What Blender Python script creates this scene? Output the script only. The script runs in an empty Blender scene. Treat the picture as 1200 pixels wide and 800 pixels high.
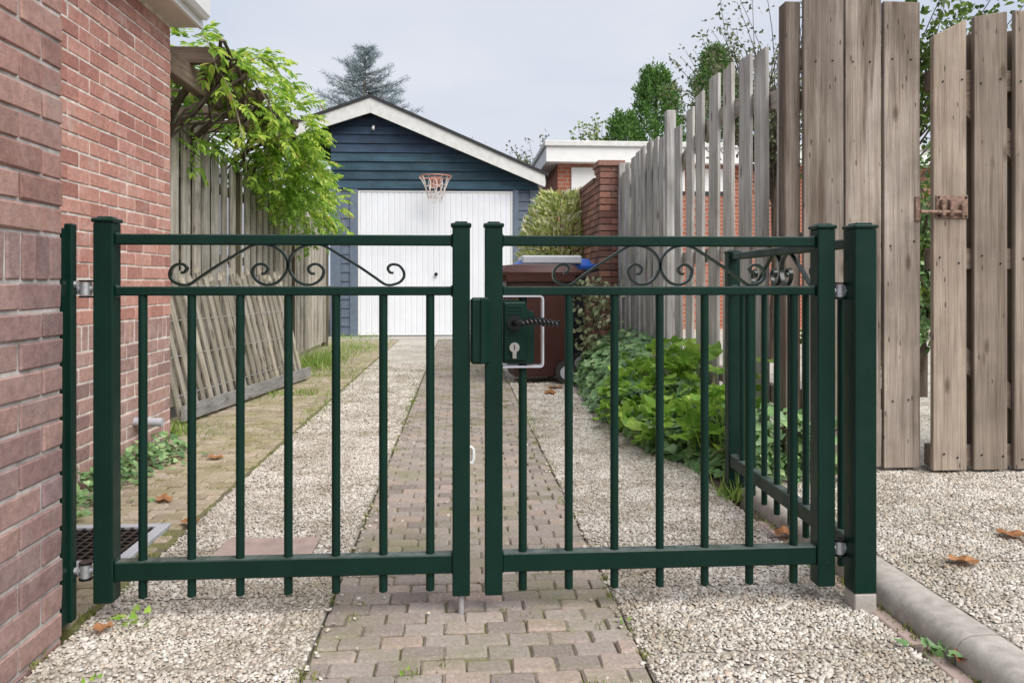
import bpy, math, random
import numpy as np
from mathutils import Vector, Matrix

SC = bpy.context.scene
C = SC.collection
R = random.Random(7)
NR = np.random.default_rng(11)
PI = math.pi

# ------------------------------------------------------------------ camera
cam_d = bpy.data.cameras.new('camera')
cam = bpy.data.objects.new('camera', cam_d)
C.objects.link(cam)
cam.location = (0, 0, 0.88)
cam.rotation_euler = (PI / 2, 0, -math.atan(60 / 900))
cam_d.sensor_width = 36
cam_d.lens = 27
cam_d.shift_y = -67 / 1200
cam_d.clip_start = 0.05
cam_d.clip_end = 1000
SC.camera = cam

# ------------------------------------------------------------------ overcast sky
SUN_EL, SUN_AZ = 50, 143          # behind the camera on the right, veiled by cloud
W = bpy.data.worlds.new('World')
SC.world = W
W.use_nodes = True
wn, wl = W.node_tree.nodes, W.node_tree.links
wn.clear()
wout = wn.new('ShaderNodeOutputWorld')
wbg = wn.new('ShaderNodeBackground')
wbg.inputs[1].default_value = 0.05
sky = wn.new('ShaderNodeTexSky')
sky.sky_type = 'NISHITA'
sky.sun_disc = False
sky.sun_elevation = math.radians(SUN_EL)
sky.sun_rotation = math.radians(SUN_AZ)
sky.dust_density = 4
wtc = wn.new('ShaderNodeTexCoord')
wno = wn.new('ShaderNodeTexNoise')
wno.inputs['Scale'].default_value = 2.2
wno.inputs['Detail'].default_value = 4
wno.inputs['Roughness'].default_value = 0.5
wmap = wn.new('ShaderNodeMapping')
wmap.inputs['Scale'].default_value = (1, 1, 2.5)
wl.new(wtc.outputs['Generated'], wmap.inputs[0])
wl.new(wmap.outputs[0], wno.inputs['Vector'])
wr = wn.new('ShaderNodeValToRGB')
wr.color_ramp.elements[0].position = 0.3
wr.color_ramp.elements[0].color = (0.66, 0.72, 0.86, 1)
wr.color_ramp.elements[1].position = 0.7
wr.color_ramp.elements[1].color = (0.86, 0.885, 0.94, 1)
wl.new(wno.outputs['Fac'], wr.inputs[0])
wsc = wn.new('ShaderNodeVectorMath')
wsc.operation = 'SCALE'
wsc.inputs['Scale'].default_value = 7.45
wl.new(wr.outputs[0], wsc.inputs[0])
wmx = wn.new('ShaderNodeMix')
wmx.data_type = 'RGBA'
wmx.inputs['Factor'].default_value = 0.9
wl.new(sky.outputs[0], wmx.inputs['A'])
wl.new(wsc.outputs[0], wmx.inputs['B'])
wl.new(wmx.outputs['Result'], wbg.inputs[0])
wl.new(wbg.outputs[0], wout.inputs[0])

sun_d = bpy.data.lights.new('sun', 'SUN')
sun_d.energy = 1.5
sun_d.angle = math.radians(50)
sun_d.color = (1.0, 0.96, 0.9)
sun = bpy.data.objects.new('sun', sun_d)
C.objects.link(sun)
_d = Vector((math.sin(math.radians(SUN_AZ)) * math.cos(math.radians(SUN_EL)),
             math.cos(math.radians(SUN_AZ)) * math.cos(math.radians(SUN_EL)), math.sin(math.radians(SUN_EL))))
sun.rotation_euler = _d.to_track_quat('Z', 'Y').to_euler()

SC.view_settings.view_transform = 'Standard'
SC.view_settings.look = 'None'
SC.view_settings.gamma = 1
SC.view_settings.exposure = 1.4
SC.view_settings.use_curve_mapping = False

# ------------------------------------------------------------------ materials
def nt(name):
    m = bpy.data.materials.new(name)
    m.use_nodes = True
    n, l = m.node_tree.nodes, m.node_tree.links
    b = n['Principled BSDF']
    return m, n, l, b

def ramp(n, stops):
    r = n.new('ShaderNodeValToRGB')
    e = r.color_ramp.elements
    while len(e) < len(stops):
        e.new(0.5)
    for i, (p, c) in enumerate(stops):
        e[i].position = p
        e[i].color = (*c, 1)
    return r

def rnd_node(n, l):
    """random number for each object and each loose piece of a joined mesh"""
    oi = n.new('ShaderNodeObjectInfo')
    ge = n.new('ShaderNodeNewGeometry')
    a = n.new('ShaderNodeMath'); a.operation = 'ADD'
    l.new(oi.outputs['Random'], a.inputs[0]); l.new(ge.outputs['Random Per Island'], a.inputs[1])
    f = n.new('ShaderNodeMath'); f.operation = 'FRACT'
    l.new(a.outputs[0], f.inputs[0])
    return f.outputs[0]

def noise(n, l, vec, scale, detail=4, rough=0.6):
    t = n.new('ShaderNodeTexNoise')
    t.inputs['Scale'].default_value = scale
    t.inputs['Detail'].default_value = detail
    t.inputs['Roughness'].default_value = rough
    if vec is not None:
        l.new(vec, t.inputs['Vector'])
    return t.outputs['Fac']

def mixc(n, l, fac, a, b, mode='MIX'):
    m = n.new('ShaderNodeMix'); m.data_type = 'RGBA'; m.blend_type = mode
    for s, v in (('Factor', fac), ('A', a), ('B', b)):
        if hasattr(v, 'is_linked') or hasattr(v, 'links'):
            l.new(v, m.inputs[s])
        elif isinstance(v, (int, float)):
            m.inputs[s].default_value = v
        else:
            m.inputs[s].default_value = (*v, 1)
    return m.outputs['Result']

def bump(n, l, b, h, strength=0.4, dist=0.003):
    k = n.new('ShaderNodeBump')
    k.inputs['Strength'].default_value = strength
    k.inputs['Distance'].default_value = dist
    l.new(h, k.inputs['Height'])
    l.new(k.outputs[0], b.inputs['Normal'])

def pos(n):
    return n.new('ShaderNodeNewGeometry').outputs['Position']

def m_plain(name, col, rough=0.5, metal=0, var=0.12, nscale=25, bstr=0.15, spec=0.5):
    m, n, l, b = nt(name)
    f = noise(n, l, pos(n), nscale, 5)
    r = ramp(n, [(0.3, tuple(c * (1 - var) for c in col)), (0.7, tuple(min(1, c * (1 + var)) for c in col))])
    l.new(f, r.inputs[0])
    l.new(r.outputs[0], b.inputs['Base Color'])
    b.inputs['Roughness'].default_value = rough
    b.inputs['Metallic'].default_value = metal
    b.inputs['Specular IOR Level'].default_value = spec
    if bstr:
        bump(n, l, b, noise(n, l, pos(n), nscale * 8, 3), bstr, 0.001)
    return m

def m_paint():
    m, n, l, b = nt('green_paint')
    p = pos(n)
    r = ramp(n, [(0.3, (0.003, 0.020, 0.014)), (0.7, (0.0045, 0.028, 0.020))]); l.new(noise(n, l, p, 6, 5), r.inputs[0])
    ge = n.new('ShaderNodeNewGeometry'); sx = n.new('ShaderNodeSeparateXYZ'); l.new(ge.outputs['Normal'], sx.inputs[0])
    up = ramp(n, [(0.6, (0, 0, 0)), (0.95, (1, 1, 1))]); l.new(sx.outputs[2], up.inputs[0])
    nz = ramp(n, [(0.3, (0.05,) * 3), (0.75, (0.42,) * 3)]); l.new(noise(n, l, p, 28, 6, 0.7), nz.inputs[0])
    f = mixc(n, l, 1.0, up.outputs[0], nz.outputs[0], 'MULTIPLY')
    c = mixc(n, l, f, r.outputs[0], (0.34, 0.36, 0.35))          # pale sky reflection of the upper faces painted into the colour
    sp = ramp(n, [(0.70, (0, 0, 0)), (0.78, (0.16,) * 3)]); l.new(noise(n, l, p, 75, 3, 0.6), sp.inputs[0])
    c = mixc(n, l, sp.outputs[0], c, (0.16, 0.18, 0.16))         # splashes and scuffs
    l.new(c, b.inputs['Base Color'])
    rr = ramp(n, [(0.3, (0.28,) * 3), (0.7, (0.52,) * 3)]); l.new(noise(n, l, p, 11, 5, 0.7), rr.inputs[0])
    l.new(rr.outputs[0], b.inputs['Roughness'])
    b.inputs['Specular IOR Level'].default_value = 0.22
    bump(n, l, b, noise(n, l, p, 60, 4), 0.12, 0.001)
    return m

def m_brick(name, stops, wear=(0.4, 0.36, 0.33), wamt=0.35, spot=0.0):
    m, n, l, b = nt(name)
    r = ramp(n, stops); l.new(rnd_node(n, l), r.inputs[0])
    p = pos(n)
    c = mixc(n, l, 1.0, r.outputs[0], (0.5, 0.5, 0.5), 'OVERLAY')
    t = ramp(n, [(0.25, (0.62, 0.62, 0.62)), (0.75, (1.25, 1.25, 1.25))])
    l.new(noise(n, l, p, 45, 6, 0.7), t.inputs[0])
    c = mixc(n, l, 1.0, r.outputs[0], t.outputs[0], 'MULTIPLY')
    w = ramp(n, [(0.52, (0, 0, 0)), (0.72, (wamt,) * 3)])
    l.new(noise(n, l, p, 7, 6, 0.7), w.inputs[0])
    c = mixc(n, l, w.outputs[0], c, wear)
    l.new(c, b.inputs['Base Color'])
    b.inputs['Roughness'].default_value = 0.88
    b.inputs['Specular IOR Level'].default_value = 0.3
    bump(n, l, b, noise(n, l, p, 140, 4, 0.7), 0.55, 0.003)
    return m

def m_wood(name, stops, axis='z', grain=1.0, moss=0.0, mosscol=(0.11, 0.12, 0.05), streak=0.0):
    m, n, l, b = nt(name)
    tc = n.new('ShaderNodeTexCoord')
    rv = rnd_node(n, l)
    ad = n.new('ShaderNodeVectorMath'); ad.operation = 'MULTIPLY_ADD'
    cx = n.new('ShaderNodeCombineXYZ')
    for i in range(3):
        l.new(rv, cx.inputs[i])
    ad.inputs[1].default_value = (31, 17, 23)
    l.new(cx.outputs[0], ad.inputs[0]); l.new(tc.outputs['Object'], ad.inputs[2])
    mp = n.new('ShaderNodeMapping')
    s = {'z': (38, 38, 1.6), 'x': (1.6, 38, 38), 'y': (38, 1.6, 38)}[axis]
    mp.inputs['Scale'].default_value = tuple(v * grain for v in s)
    l.new(ad.outputs[0], mp.inputs[0])
    g = noise(n, l, mp.outputs[0], 1.0, 7, 0.65)
    r = ramp(n, stops); l.new(g, r.inputs[0])
    # slow tone change along the board and per board
    t = ramp(n, [(0.3, (0.72, 0.7, 0.68)), (0.7, (1.15, 1.14, 1.12))])
    l.new(noise(n, l, ad.outputs[0], 2.6, 3), t.inputs[0])
    c = mixc(n, l, 1.0, r.outputs[0], t.outputs[0], 'MULTIPLY')
    pb = ramp(n, [(0.0, (0.70, 0.68, 0.65)), (0.35, (0.95, 0.95, 0.95)), (0.65, (1.02, 1.0, 0.97)), (1.0, (1.18, 1.15, 1.12))]); l.new(rv, pb.inputs[0])
    c = mixc(n, l, 1.0, c, pb.outputs[0], 'MULTIPLY')
    mf = n.new('ShaderNodeMapping'); mf.inputs['Scale'].default_value = tuple(v * 4.2 if v > 10 else v * 2.2 for v in s)
    l.new(ad.outputs[0], mf.inputs[0])
    fg = noise(n, l, mf.outputs[0], 1.0, 6, 0.7)
    fr = ramp(n, [(0.32, (0.62, 0.60, 0.57)), (0.5, (1, 1, 1)), (0.7, (1.16, 1.16, 1.16))]); l.new(fg, fr.inputs[0])
    c = mixc(n, l, 1.0, c, fr.outputs[0], 'MULTIPLY')
    # knots
    mk = n.new('ShaderNodeMapping'); mk.inputs['Scale'].default_value = tuple({'z': (9, 9, 3.2), 'x': (3.2, 9, 9), 'y': (9, 3.2, 9)}[axis])
    l.new(ad.outputs[0], mk.inputs[0])
    vo = n.new('ShaderNodeTexVoronoi'); vo.inputs['Scale'].default_value = 1.0
    l.new(mk.outputs[0], vo.inputs['Vector'])
    kr = ramp(n, [(0.06, (0.75,) * 3), (0.16, (0, 0, 0))]); l.new(vo.outputs['Distance'], kr.inputs[0])
    c = mixc(n, l, kr.outputs[0], c, (0.07, 0.045, 0.03))
    if streak:
        ms = n.new('ShaderNodeMapping'); ms.inputs['Scale'].default_value = (11, 11, 0.7)
        l.new(ad.outputs[0], ms.inputs[0])
        sr_ = ramp(n, [(0.49, (0, 0, 0)), (0.63, (streak,) * 3)])
        l.new(noise(n, l, ms.outputs[0], 1.0, 5, 0.7), sr_.inputs[0])
        c = mixc(n, l, sr_.outputs[0], c, (0.105, 0.075, 0.055))
        mn = n.new('ShaderNodeMapping'); mn.inputs['Scale'].default_value = (26, 26, 7)
        l.new(ad.outputs[0], mn.inputs[0])
        v2 = n.new('ShaderNodeTexVoronoi'); v2.inputs['Scale'].default_value = 1.0
        l.new(mn.outputs[0], v2.inputs['Vector'])
        k2 = ramp(n, [(0.07, (0.8,) * 3), (0.12, (0, 0, 0))]); l.new(v2.outputs['Distance'], k2.inputs[0])
        c = mixc(n, l, k2.outputs[0], c, (0.05, 0.035, 0.028))
    if moss:
        mr = ramp(n, [(0.5, (0, 0, 0)), (0.72, (moss,) * 3)])
        l.new(noise(n, l, pos(n), 5, 5, 0.7), mr.inputs[0])
        c = mixc(n, l, mr.outputs[0], c, mosscol)
    l.new(c, b.inputs['Base Color'])
    b.inputs['Roughness'].default_value = 0.85
    b.inputs['Specular IOR Level'].default_value = 0.25
    bump(n, l, b, g, 0.6, 0.003)
    return m

def m_leaf(name, stops, trans=0.35, rough=0.5):
    m, n, l, b = nt(name)
    r = ramp(n, stops); l.new(rnd_node(n, l), r.inputs[0])
    t = ramp(n, [(0.3, (0.75,) * 3), (0.7, (1.2,) * 3)]); l.new(noise(n, l, pos(n), 30, 2), t.inputs[0])
    c = mixc(n, l, 1.0, r.outputs[0], t.outputs[0], 'MULTIPLY')
    l.new(c, b.inputs['Base Color'])
    b.inputs['Roughness'].default_value = rough
    b.inputs['Specular IOR Level'].default_value = 0.4
    tr = n.new('ShaderNodeBsdfTranslucent'); l.new(c, tr.inputs[0])
    mx = n.new('ShaderNodeMixShader'); mx.inputs[0].default_value = trans
    l.new(b.outputs[0], mx.inputs[1]); l.new(tr.outputs[0], mx.inputs[2])
    l.new(mx.outputs[0], n['Material Output'].inputs[0])
    return m

def m_pebble(name, fine):
    """washed-aggregate concrete: pebbles by cell colour and relief"""
    m, n, l, b = nt(name)
    p = pos(n)
    vo = n.new('ShaderNodeTexVoronoi'); vo.inputs['Scale'].default_value = 85
    l.new(p, vo.inputs['Vector'])
    r = ramp(n, [(0.0, (0.36, 0.32, 0.28)), (0.35, (0.56, 0.52, 0.46)), (0.7, (0.68, 0.64, 0.58)), (1.0, (0.80, 0.77, 0.72))])
    sp = n.new('ShaderNodeSeparateColor'); l.new(vo.outputs['Color'], sp.inputs[0])
    l.new(sp.outputs[0], r.inputs[0])
    d = ramp(n, [(0.5, (0, 0, 0)), (0.85, (0.7,) * 3)]); l.new(vo.outputs['Distance'], d.inputs[0])
    c = mixc(n, l, d.outputs[0], r.outputs[0], (0.2, 0.17, 0.14))
    s = ramp(n, [(0.35, (0.72, 0.72, 0.66)), (0.65, (1.05,) * 3)]); l.new(noise(n, l, p, 2.3, 5, 0.7), s.inputs[0])
    c = mixc(n, l, 1.0, c, s.outputs[0], 'MULTIPLY')
    if fine:
        c = mixc(n, l, 0.8, c, (0.34, 0.305, 0.265))
    l.new(c, b.inputs['Base Color'])
    b.inputs['Roughness'].default_value = 0.7
    inv = n.new('ShaderNodeMath'); inv.operation = 'SUBTRACT'; inv.inputs[0].default_value = 1
    l.new(vo.outputs['Distance'], inv.inputs[1])
    bump(n, l, b, inv.outputs[0], 0.9, 0.006)
    return m

def m_island(name, stops, rough=0.6, nscale=60, patch=True):
    m, n, l, b = nt(name)
    r = ramp(n, stops); l.new(rnd_node(n, l), r.inputs[0])
    p = pos(n)
    t = ramp(n, [(0.3, (0.82,) * 3), (0.7, (1.12,) * 3)]); l.new(noise(n, l, p, nscale, 3), t.inputs[0])
    c = mixc(n, l, 1.0, r.outputs[0], t.outputs[0], 'MULTIPLY')
    if patch:
        s = ramp(n, [(0.38, (0.62, 0.59, 0.52)), (0.58, (1.03,) * 3)]); l.new(noise(n, l, p, 3.2, 6, 0.75), s.inputs[0])
        c = mixc(n, l, 1.0, c, s.outputs[0], 'MULTIPLY')
    l.new(c, b.inputs['Base Color'])
    b.inputs['Roughness'].default_value = rough
    return m

def m_paver(name, stops, moss, mosscol=(0.15, 0.155, 0.05), msc=3.5, lo=0.48, hi=0.66):
    m, n, l, b = nt(name)
    r = ramp(n, stops); l.new(rnd_node(n, l), r.inputs[0])
    p = pos(n)
    t = ramp(n, [(0.3, (0.68,) * 3), (0.7, (1.22,) * 3)]); l.new(noise(n, l, p, 90, 5, 0.75), t.inputs[0])
    c = mixc(n, l, 1.0, r.outputs[0], t.outputs[0], 'MULTIPLY')
    w = ramp(n, [(0.62, (0, 0, 0)), (0.72, (0.5,) * 3)]); l.new(noise(n, l, p, 130, 2), w.inputs[0])
    c = mixc(n, l, w.outputs[0], c, (0.55, 0.52, 0.48))
    mr = ramp(n, [(lo, (0, 0, 0)), (hi, (moss,) * 3)]); l.new(noise(n, l, p, msc, 7, 0.75), mr.inputs[0])
    c = mixc(n, l, mr.outputs[0], c, mosscol)
    l.new(c, b.inputs['Base Color'])
    b.inputs['Roughness'].default_value = 0.85
    bump(n, l, b, noise(n, l, p, 170, 4, 0.75), 0.6, 0.003)
    return m

MAT = {}
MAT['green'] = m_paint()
MAT['iron'] = m_plain('scroll_paint', (0.004, 0.013, 0.010), 0.28, 0, 0.2, 20, 0.1)
MAT['galv'] = m_plain('galvanised_steel', (0.52, 0.53, 0.55), 0.45, 0.6, 0.2, 60, 0.2)
MAT['chrome'] = m_plain('chrome', (0.72, 0.72, 0.7), 0.22, 0.9, 0.1, 40, 0)
MAT['black'] = m_plain('black_steel', (0.012, 0.013, 0.015), 0.3, 0.2, 0.2, 40, 0.1)
MAT['rust'] = m_plain('rusty_steel', (0.26, 0.17, 0.13), 0.75, 0.3, 0.55, 55, 0.4)
MAT['pier_brick'] = m_brick('pier_brick_purple', [(0, (0.233, 0.154, 0.148)), (0.35, (0.315, 0.201, 0.190)), (0.7, (0.396, 0.256, 0.226)), (1, (0.280, 0.201, 0.205))])
MAT['pier_red'] = m_brick('pier_brick_red', [(0, (0.300, 0.171, 0.143)), (0.4, (0.400, 0.232, 0.199)), (0.75, (0.444, 0.273, 0.234)), (1, (0.333, 0.205, 0.177))])
MAT['house_red'] = m_brick('house_brick_red', [(0, (0.414, 0.193, 0.156)), (0.4, (0.547, 0.270, 0.219)), (0.75, (0.614, 0.339, 0.274)), (1, (0.481, 0.231, 0.188))], (0.734, 0.647, 0.580), 0.4)
MAT['house_purple'] = m_brick('house_brick_purple', [(0, (0.302, 0.195, 0.181)), (0.5, (0.416, 0.262, 0.235)), (1, (0.504, 0.316, 0.276))], (0.630, 0.564, 0.511), 0.4)
MAT['garden_brick'] = m_brick('garden_wall_brick', [(0, (0.180, 0.094, 0.077)), (0.5, (0.304, 0.145, 0.110)), (0.85, (0.415, 0.208, 0.153)), (1, (0.208, 0.125, 0.110))], (0.221, 0.208, 0.175), 0.5)
MAT['mortar'] = m_plain('mortar', (0.74, 0.69, 0.63), 0.95, 0, 0.3, 14, 0.5, 0.2)
MAT['mortar_dark'] = m_plain('mortar_dark', (0.46, 0.44, 0.42), 0.95, 0, 0.4, 14, 0.5, 0.2)
MAT['mortar_brown'] = m_plain('mortar_brown', (0.180, 0.108, 0.090), 0.95, 0, 0.3, 14, 0.5, 0.2)
MAT['fence_l'] = m_wood('fence_wood_grey', [(0.25, (0.244, 0.230, 0.197)), (0.5, (0.505, 0.484, 0.437)), (0.75, (0.701, 0.681, 0.635))], moss=0.45)
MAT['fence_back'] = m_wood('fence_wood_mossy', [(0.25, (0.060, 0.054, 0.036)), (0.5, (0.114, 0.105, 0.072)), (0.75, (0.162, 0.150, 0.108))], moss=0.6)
MAT['fence_r'] = m_wood('fence_wood_silver', [(0.25, (0.272, 0.261, 0.250)), (0.5, (0.496, 0.489, 0.486)), (0.75, (0.657, 0.657, 0.662))], moss=0.1)
MAT['fence_rx'] = m_wood('fence_wood_silver_rail', [(0.25, (0.230, 0.201, 0.172)), (0.5, (0.391, 0.356, 0.322)), (0.75, (0.517, 0.471, 0.425))], 'y', moss=0.1)
MAT['board'] = m_wood('tall_board_wood', [(0.25, (0.170, 0.138, 0.114)), (0.5, (0.310, 0.268, 0.237)), (0.75, (0.430, 0.392, 0.362))], grain=0.8, moss=0.35, mosscol=(0.124, 0.103, 0.079), streak=0.9)
MAT['ygate'] = m_wood('yard_gate_wood', [(0.25, (0.212, 0.168, 0.136)), (0.5, (0.342, 0.289, 0.246)), (0.75, (0.443, 0.383, 0.338))], grain=0.8, moss=0.15, streak=0.25)
MAT['ygate_x'] = m_wood('yard_gate_rail_wood', [(0.25, (0.17, 0.13, 0.10)), (0.5, (0.28, 0.225, 0.185)), (0.75, (0.37, 0.30, 0.26))], 'x', grain=0.8, moss=0.15)
MAT['pale'] = m_wood('pale_wood', [(0.25, (0.230, 0.211, 0.174)), (0.5, (0.425, 0.399, 0.341)), (0.75, (0.598, 0.563, 0.497))], moss=0.2)
MAT['plinth_board'] = m_wood('plinth_board_wood', [(0.25, (0.20, 0.20, 0.20)), (0.5, (0.33, 0.33, 0.335)), (0.75, (0.43, 0.43, 0.43))], 'y', moss=0.1)
MAT['pergola'] = m_wood('pergola_wood', [(0.25, (0.11, 0.075, 0.055)), (0.5, (0.22, 0.165, 0.125)), (0.75, (0.31, 0.245, 0.195))], 'y', moss=0.15)
MAT['pergola_x'] = m_wood('pergola_rafter_wood', [(0.25, (0.07, 0.05, 0.04)), (0.5, (0.15, 0.11, 0.09)), (0.75, (0.24, 0.19, 0.16))], 'x')
MAT['pebbly'] = m_pebble('pebble_concrete', False)
MAT['pebble_bed'] = m_pebble('pebble_concrete_matrix', True)
MAT['pebbles'] = m_island('pebbles', [(0, (0.30, 0.26, 0.22)), (0.12, (0.42, 0.37, 0.32)), (0.35, (0.53, 0.49, 0.435)), (0.65, (0.61, 0.57, 0.515)), (0.9, (0.70, 0.67, 0.62)), (0.96, (0.56, 0.44, 0.34)), (1, (0.42, 0.38, 0.35))], 0.6)
MAT['paver'] = m_paver('clinker_pavers', [(0, (0.24, 0.20, 0.18)), (0.3, (0.32, 0.27, 0.245)), (0.6, (0.36, 0.315, 0.28)), (0.85, (0.40, 0.31, 0.265)), (1, (0.28, 0.255, 0.23))], 0.7, (0.21, 0.21, 0.10), 2.6, 0.47, 0.66)
MAT['mossy'] = m_paver('mossy_clinker_pavers', [(0, (0.297, 0.239, 0.182)), (0.4, (0.419, 0.346, 0.266)), (0.8, (0.499, 0.412, 0.336)), (1, (0.351, 0.279, 0.224))], 0.8, (0.216, 0.206, 0.063), 3.0, 0.40, 0.68)
MAT['joint'] = m_paver('joint_sand_and_moss', [(0, (0.13, 0.11, 0.08)), (1, (0.15, 0.125, 0.09))], 0.9, (0.17, 0.18, 0.055), 5, 0.40, 0.56)
MAT['soil'] = m_paver('garden_soil', [(0, (0.10, 0.075, 0.05)), (1, (0.12, 0.09, 0.06))], 0.7, (0.09, 0.11, 0.035), 2.0, 0.5, 0.7)
MAT['concrete'] = m_plain('kerb_concrete', (0.399, 0.372, 0.340), 0.9, 0, 0.22, 30, 0.5, 0.2)
MAT['pinkslab'] = m_plain('pink_slab', (0.40, 0.31, 0.28), 0.85, 0, 0.15, 18, 0.4, 0.2)
MAT['white'] = m_plain('white_paint', (0.80, 0.80, 0.79), 0.5, 0, 0.04, 6, 0.05)
MAT['door_white'] = m_plain('garage_door_white', (0.78, 0.80, 0.84), 0.4, 0, 0.06, 1.6, 0.05)
MAT['barge'] = m_plain('barge_board_white', (0.66, 0.66, 0.64), 0.6, 0, 0.12, 9, 0.1)
MAT['soffit'] = m_plain('soffit_cream', (0.66, 0.60, 0.55), 0.6, 0, 0.06, 9, 0.1)
MAT['navy'] = m_wood('navy_siding', [(0.25, (0.031, 0.053, 0.095)), (0.5, (0.047, 0.077, 0.132)), (0.75, (0.066, 0.100, 0.164))], 'x')
MAT['teal'] = m_wood('teal_siding', [(0.25, (0.035, 0.072, 0.106)), (0.5, (0.050, 0.101, 0.143)), (0.75, (0.070, 0.127, 0.174))], 'x')
MAT['slate'] = m_plain('slate_blue_trim', (0.125, 0.162, 0.213), 0.6, 0, 0.15, 12, 0.15)
MAT['slate_s'] = m_plain('slate_blue_siding', (0.105, 0.135, 0.185), 0.6, 0, 0.15, 12, 0.15)
MAT['roof'] = m_plain('roof_felt', (0.035, 0.035, 0.037), 0.9, 0, 0.3, 40, 0.4)
MAT['brown_plastic'] = m_plain('brown_plastic', (0.053, 0.018, 0.015), 0.42, 0, 0.12, 8, 0.06)
MAT['dark_plastic'] = m_plain('dark_plastic', (0.012, 0.013, 0.018), 0.45, 0, 0.15, 8, 0.06)
MAT['blue_plastic'] = m_plain('blue_plastic', (0.02, 0.09, 0.42), 0.4, 0, 0.1, 8, 0.05)
MAT['grey_plastic'] = m_plain('grey_plastic', (0.450, 0.465, 0.510), 0.4, 0, 0.1, 8, 0.05)
MAT['rubber'] = m_plain('rubber', (0.03, 0.03, 0.03), 0.8, 0, 0.2, 20, 0.1)
MAT['hoop'] = m_plain('hoop_orange', (0.473, 0.195, 0.126), 0.5, 0.1, 0.15, 20, 0.05)
MAT['net'] = m_plain('hoop_net', (0.62, 0.55, 0.52), 0.8, 0, 0.25, 20, 0)
MAT['glass'] = m_plain('dark_gap', (0.02, 0.022, 0.025), 0.3, 0, 0.1, 5, 0)
MAT['bark'] = m_wood('bark', [(0.25, (0.05, 0.038, 0.028)), (0.5, (0.12, 0.095, 0.075)), (0.75, (0.20, 0.165, 0.135))])
MAT['twig'] = m_plain('dry_twig', (0.30, 0.25, 0.18), 0.8, 0, 0.25, 20, 0.1)
MAT['vine'] = m_leaf('wisteria_leaf', [(0, (0.142, 0.287, 0.041)), (0.3, (0.262, 0.454, 0.059)), (0.55, (0.415, 0.622, 0.082)), (0.8, (0.590, 0.765, 0.117)), (0.96, (0.677, 0.765, 0.176)), (1, (0.633, 0.454, 0.164))], 0.55)
MAT['vine_dark'] = m_leaf('wisteria_leaf_green', [(0, (0.151, 0.309, 0.051)), (0.5, (0.302, 0.533, 0.078)), (1, (0.514, 0.786, 0.116))], 0.4)
MAT['spruce'] = m_leaf('blue_spruce_needles', [(0, (0.144, 0.198, 0.216)), (0.5, (0.270, 0.342, 0.360)), (1, (0.468, 0.540, 0.558))], 0.15, 0.7)
MAT['thuja'] = m_leaf('thuja_foliage', [(0, (0.052, 0.117, 0.033)), (0.5, (0.104, 0.221, 0.046)), (1, (0.182, 0.351, 0.065))], 0.3)
MAT['olive'] = m_leaf('dull_foliage', [(0, (0.09, 0.11, 0.06)), (0.5, (0.15, 0.18, 0.09)), (1, (0.26, 0.28, 0.15))], 0.3)
MAT['fresh'] = m_leaf('light_foliage', [(0, (0.12, 0.19, 0.05)), (0.5, (0.22, 0.31, 0.08)), (1, (0.34, 0.40, 0.14))], 0.35)
MAT['tree_leaf'] = m_leaf('tree_foliage', [(0, (0.05, 0.09, 0.02)), (0.5, (0.11, 0.19, 0.03)), (1, (0.20, 0.28, 0.05))], 0.35)
MAT['variegated'] = m_leaf('variegated_leaf', [(0, (0.265, 0.340, 0.086)), (0.45, (0.497, 0.557, 0.173)), (0.75, (0.828, 0.819, 0.449)), (1, (0.850, 0.850, 0.726))], 0.3)
MAT['ivy'] = m_leaf('ivy_leaf', [(0, (0.090, 0.180, 0.071)), (0.5, (0.169, 0.306, 0.117)), (0.85, (0.277, 0.432, 0.173)), (1, (0.436, 0.576, 0.282))], 0.2, 0.35)
MAT['mallow'] = m_leaf('mallow_leaf', [(0, (0.180, 0.345, 0.053)), (0.5, (0.300, 0.517, 0.074)), (1, (0.480, 0.661, 0.134))], 0.4, 0.5)
MAT['rose'] = m_leaf('pale_shrub_leaf', [(0, (0.20, 0.26, 0.13)), (0.5, (0.32, 0.38, 0.21)), (1, (0.48, 0.50, 0.32))], 0.3)
MAT['grass'] = m_leaf('grass_blade', [(0, (0.130, 0.221, 0.039)), (0.5, (0.234, 0.390, 0.065)), (0.9, (0.390, 0.520, 0.130)), (1, (0.520, 0.494, 0.234))], 0.35)
MAT['moss'] = m_leaf('moss_tuft', [(0, (0.138, 0.163, 0.037)), (0.5, (0.225, 0.263, 0.056)), (1, (0.350, 0.375, 0.100))], 0.2, 0.8)
MAT['deadleaf'] = m_leaf('dead_leaf', [(0, (0.255, 0.093, 0.043)), (0.5, (0.357, 0.162, 0.068)), (1, (0.425, 0.221, 0.102))], 0.2, 0.6)
def m_farbrick():
    m, n, l, b = nt('annex_brick')
    bt = n.new('ShaderNodeTexBrick')
    mp = n.new('ShaderNodeMapping'); mp.inputs['Rotation'].default_value = (-PI / 2, 0, 0)
    l.new(pos(n), mp.inputs[0]); l.new(mp.outputs[0], bt.inputs['Vector'])
    bt.inputs['Color1'].default_value = (0.40, 0.12, 0.065, 1)
    bt.inputs['Color2'].default_value = (0.30, 0.085, 0.05, 1)
    bt.inputs['Mortar'].default_value = (0.34, 0.24, 0.19, 1)
    bt.inputs['Scale'].default_value = 1
    bt.inputs['Mortar Size'].default_value = 0.012
    bt.inputs['Brick Width'].default_value = 0.22
    bt.inputs['Row Height'].default_value = 0.075
    l.new(bt.outputs['Color'], b.inputs['Base Color'])
    b.inputs['Roughness'].default_value = 0.9
    return m
MAT['annex'] = m_farbrick()

# ------------------------------------------------------------------ mesh helpers
def wloc(o):
    v = Vector((0, 0, 0))
    while o is not None:
        v += o.location
        o = o.parent
    return v

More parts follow.
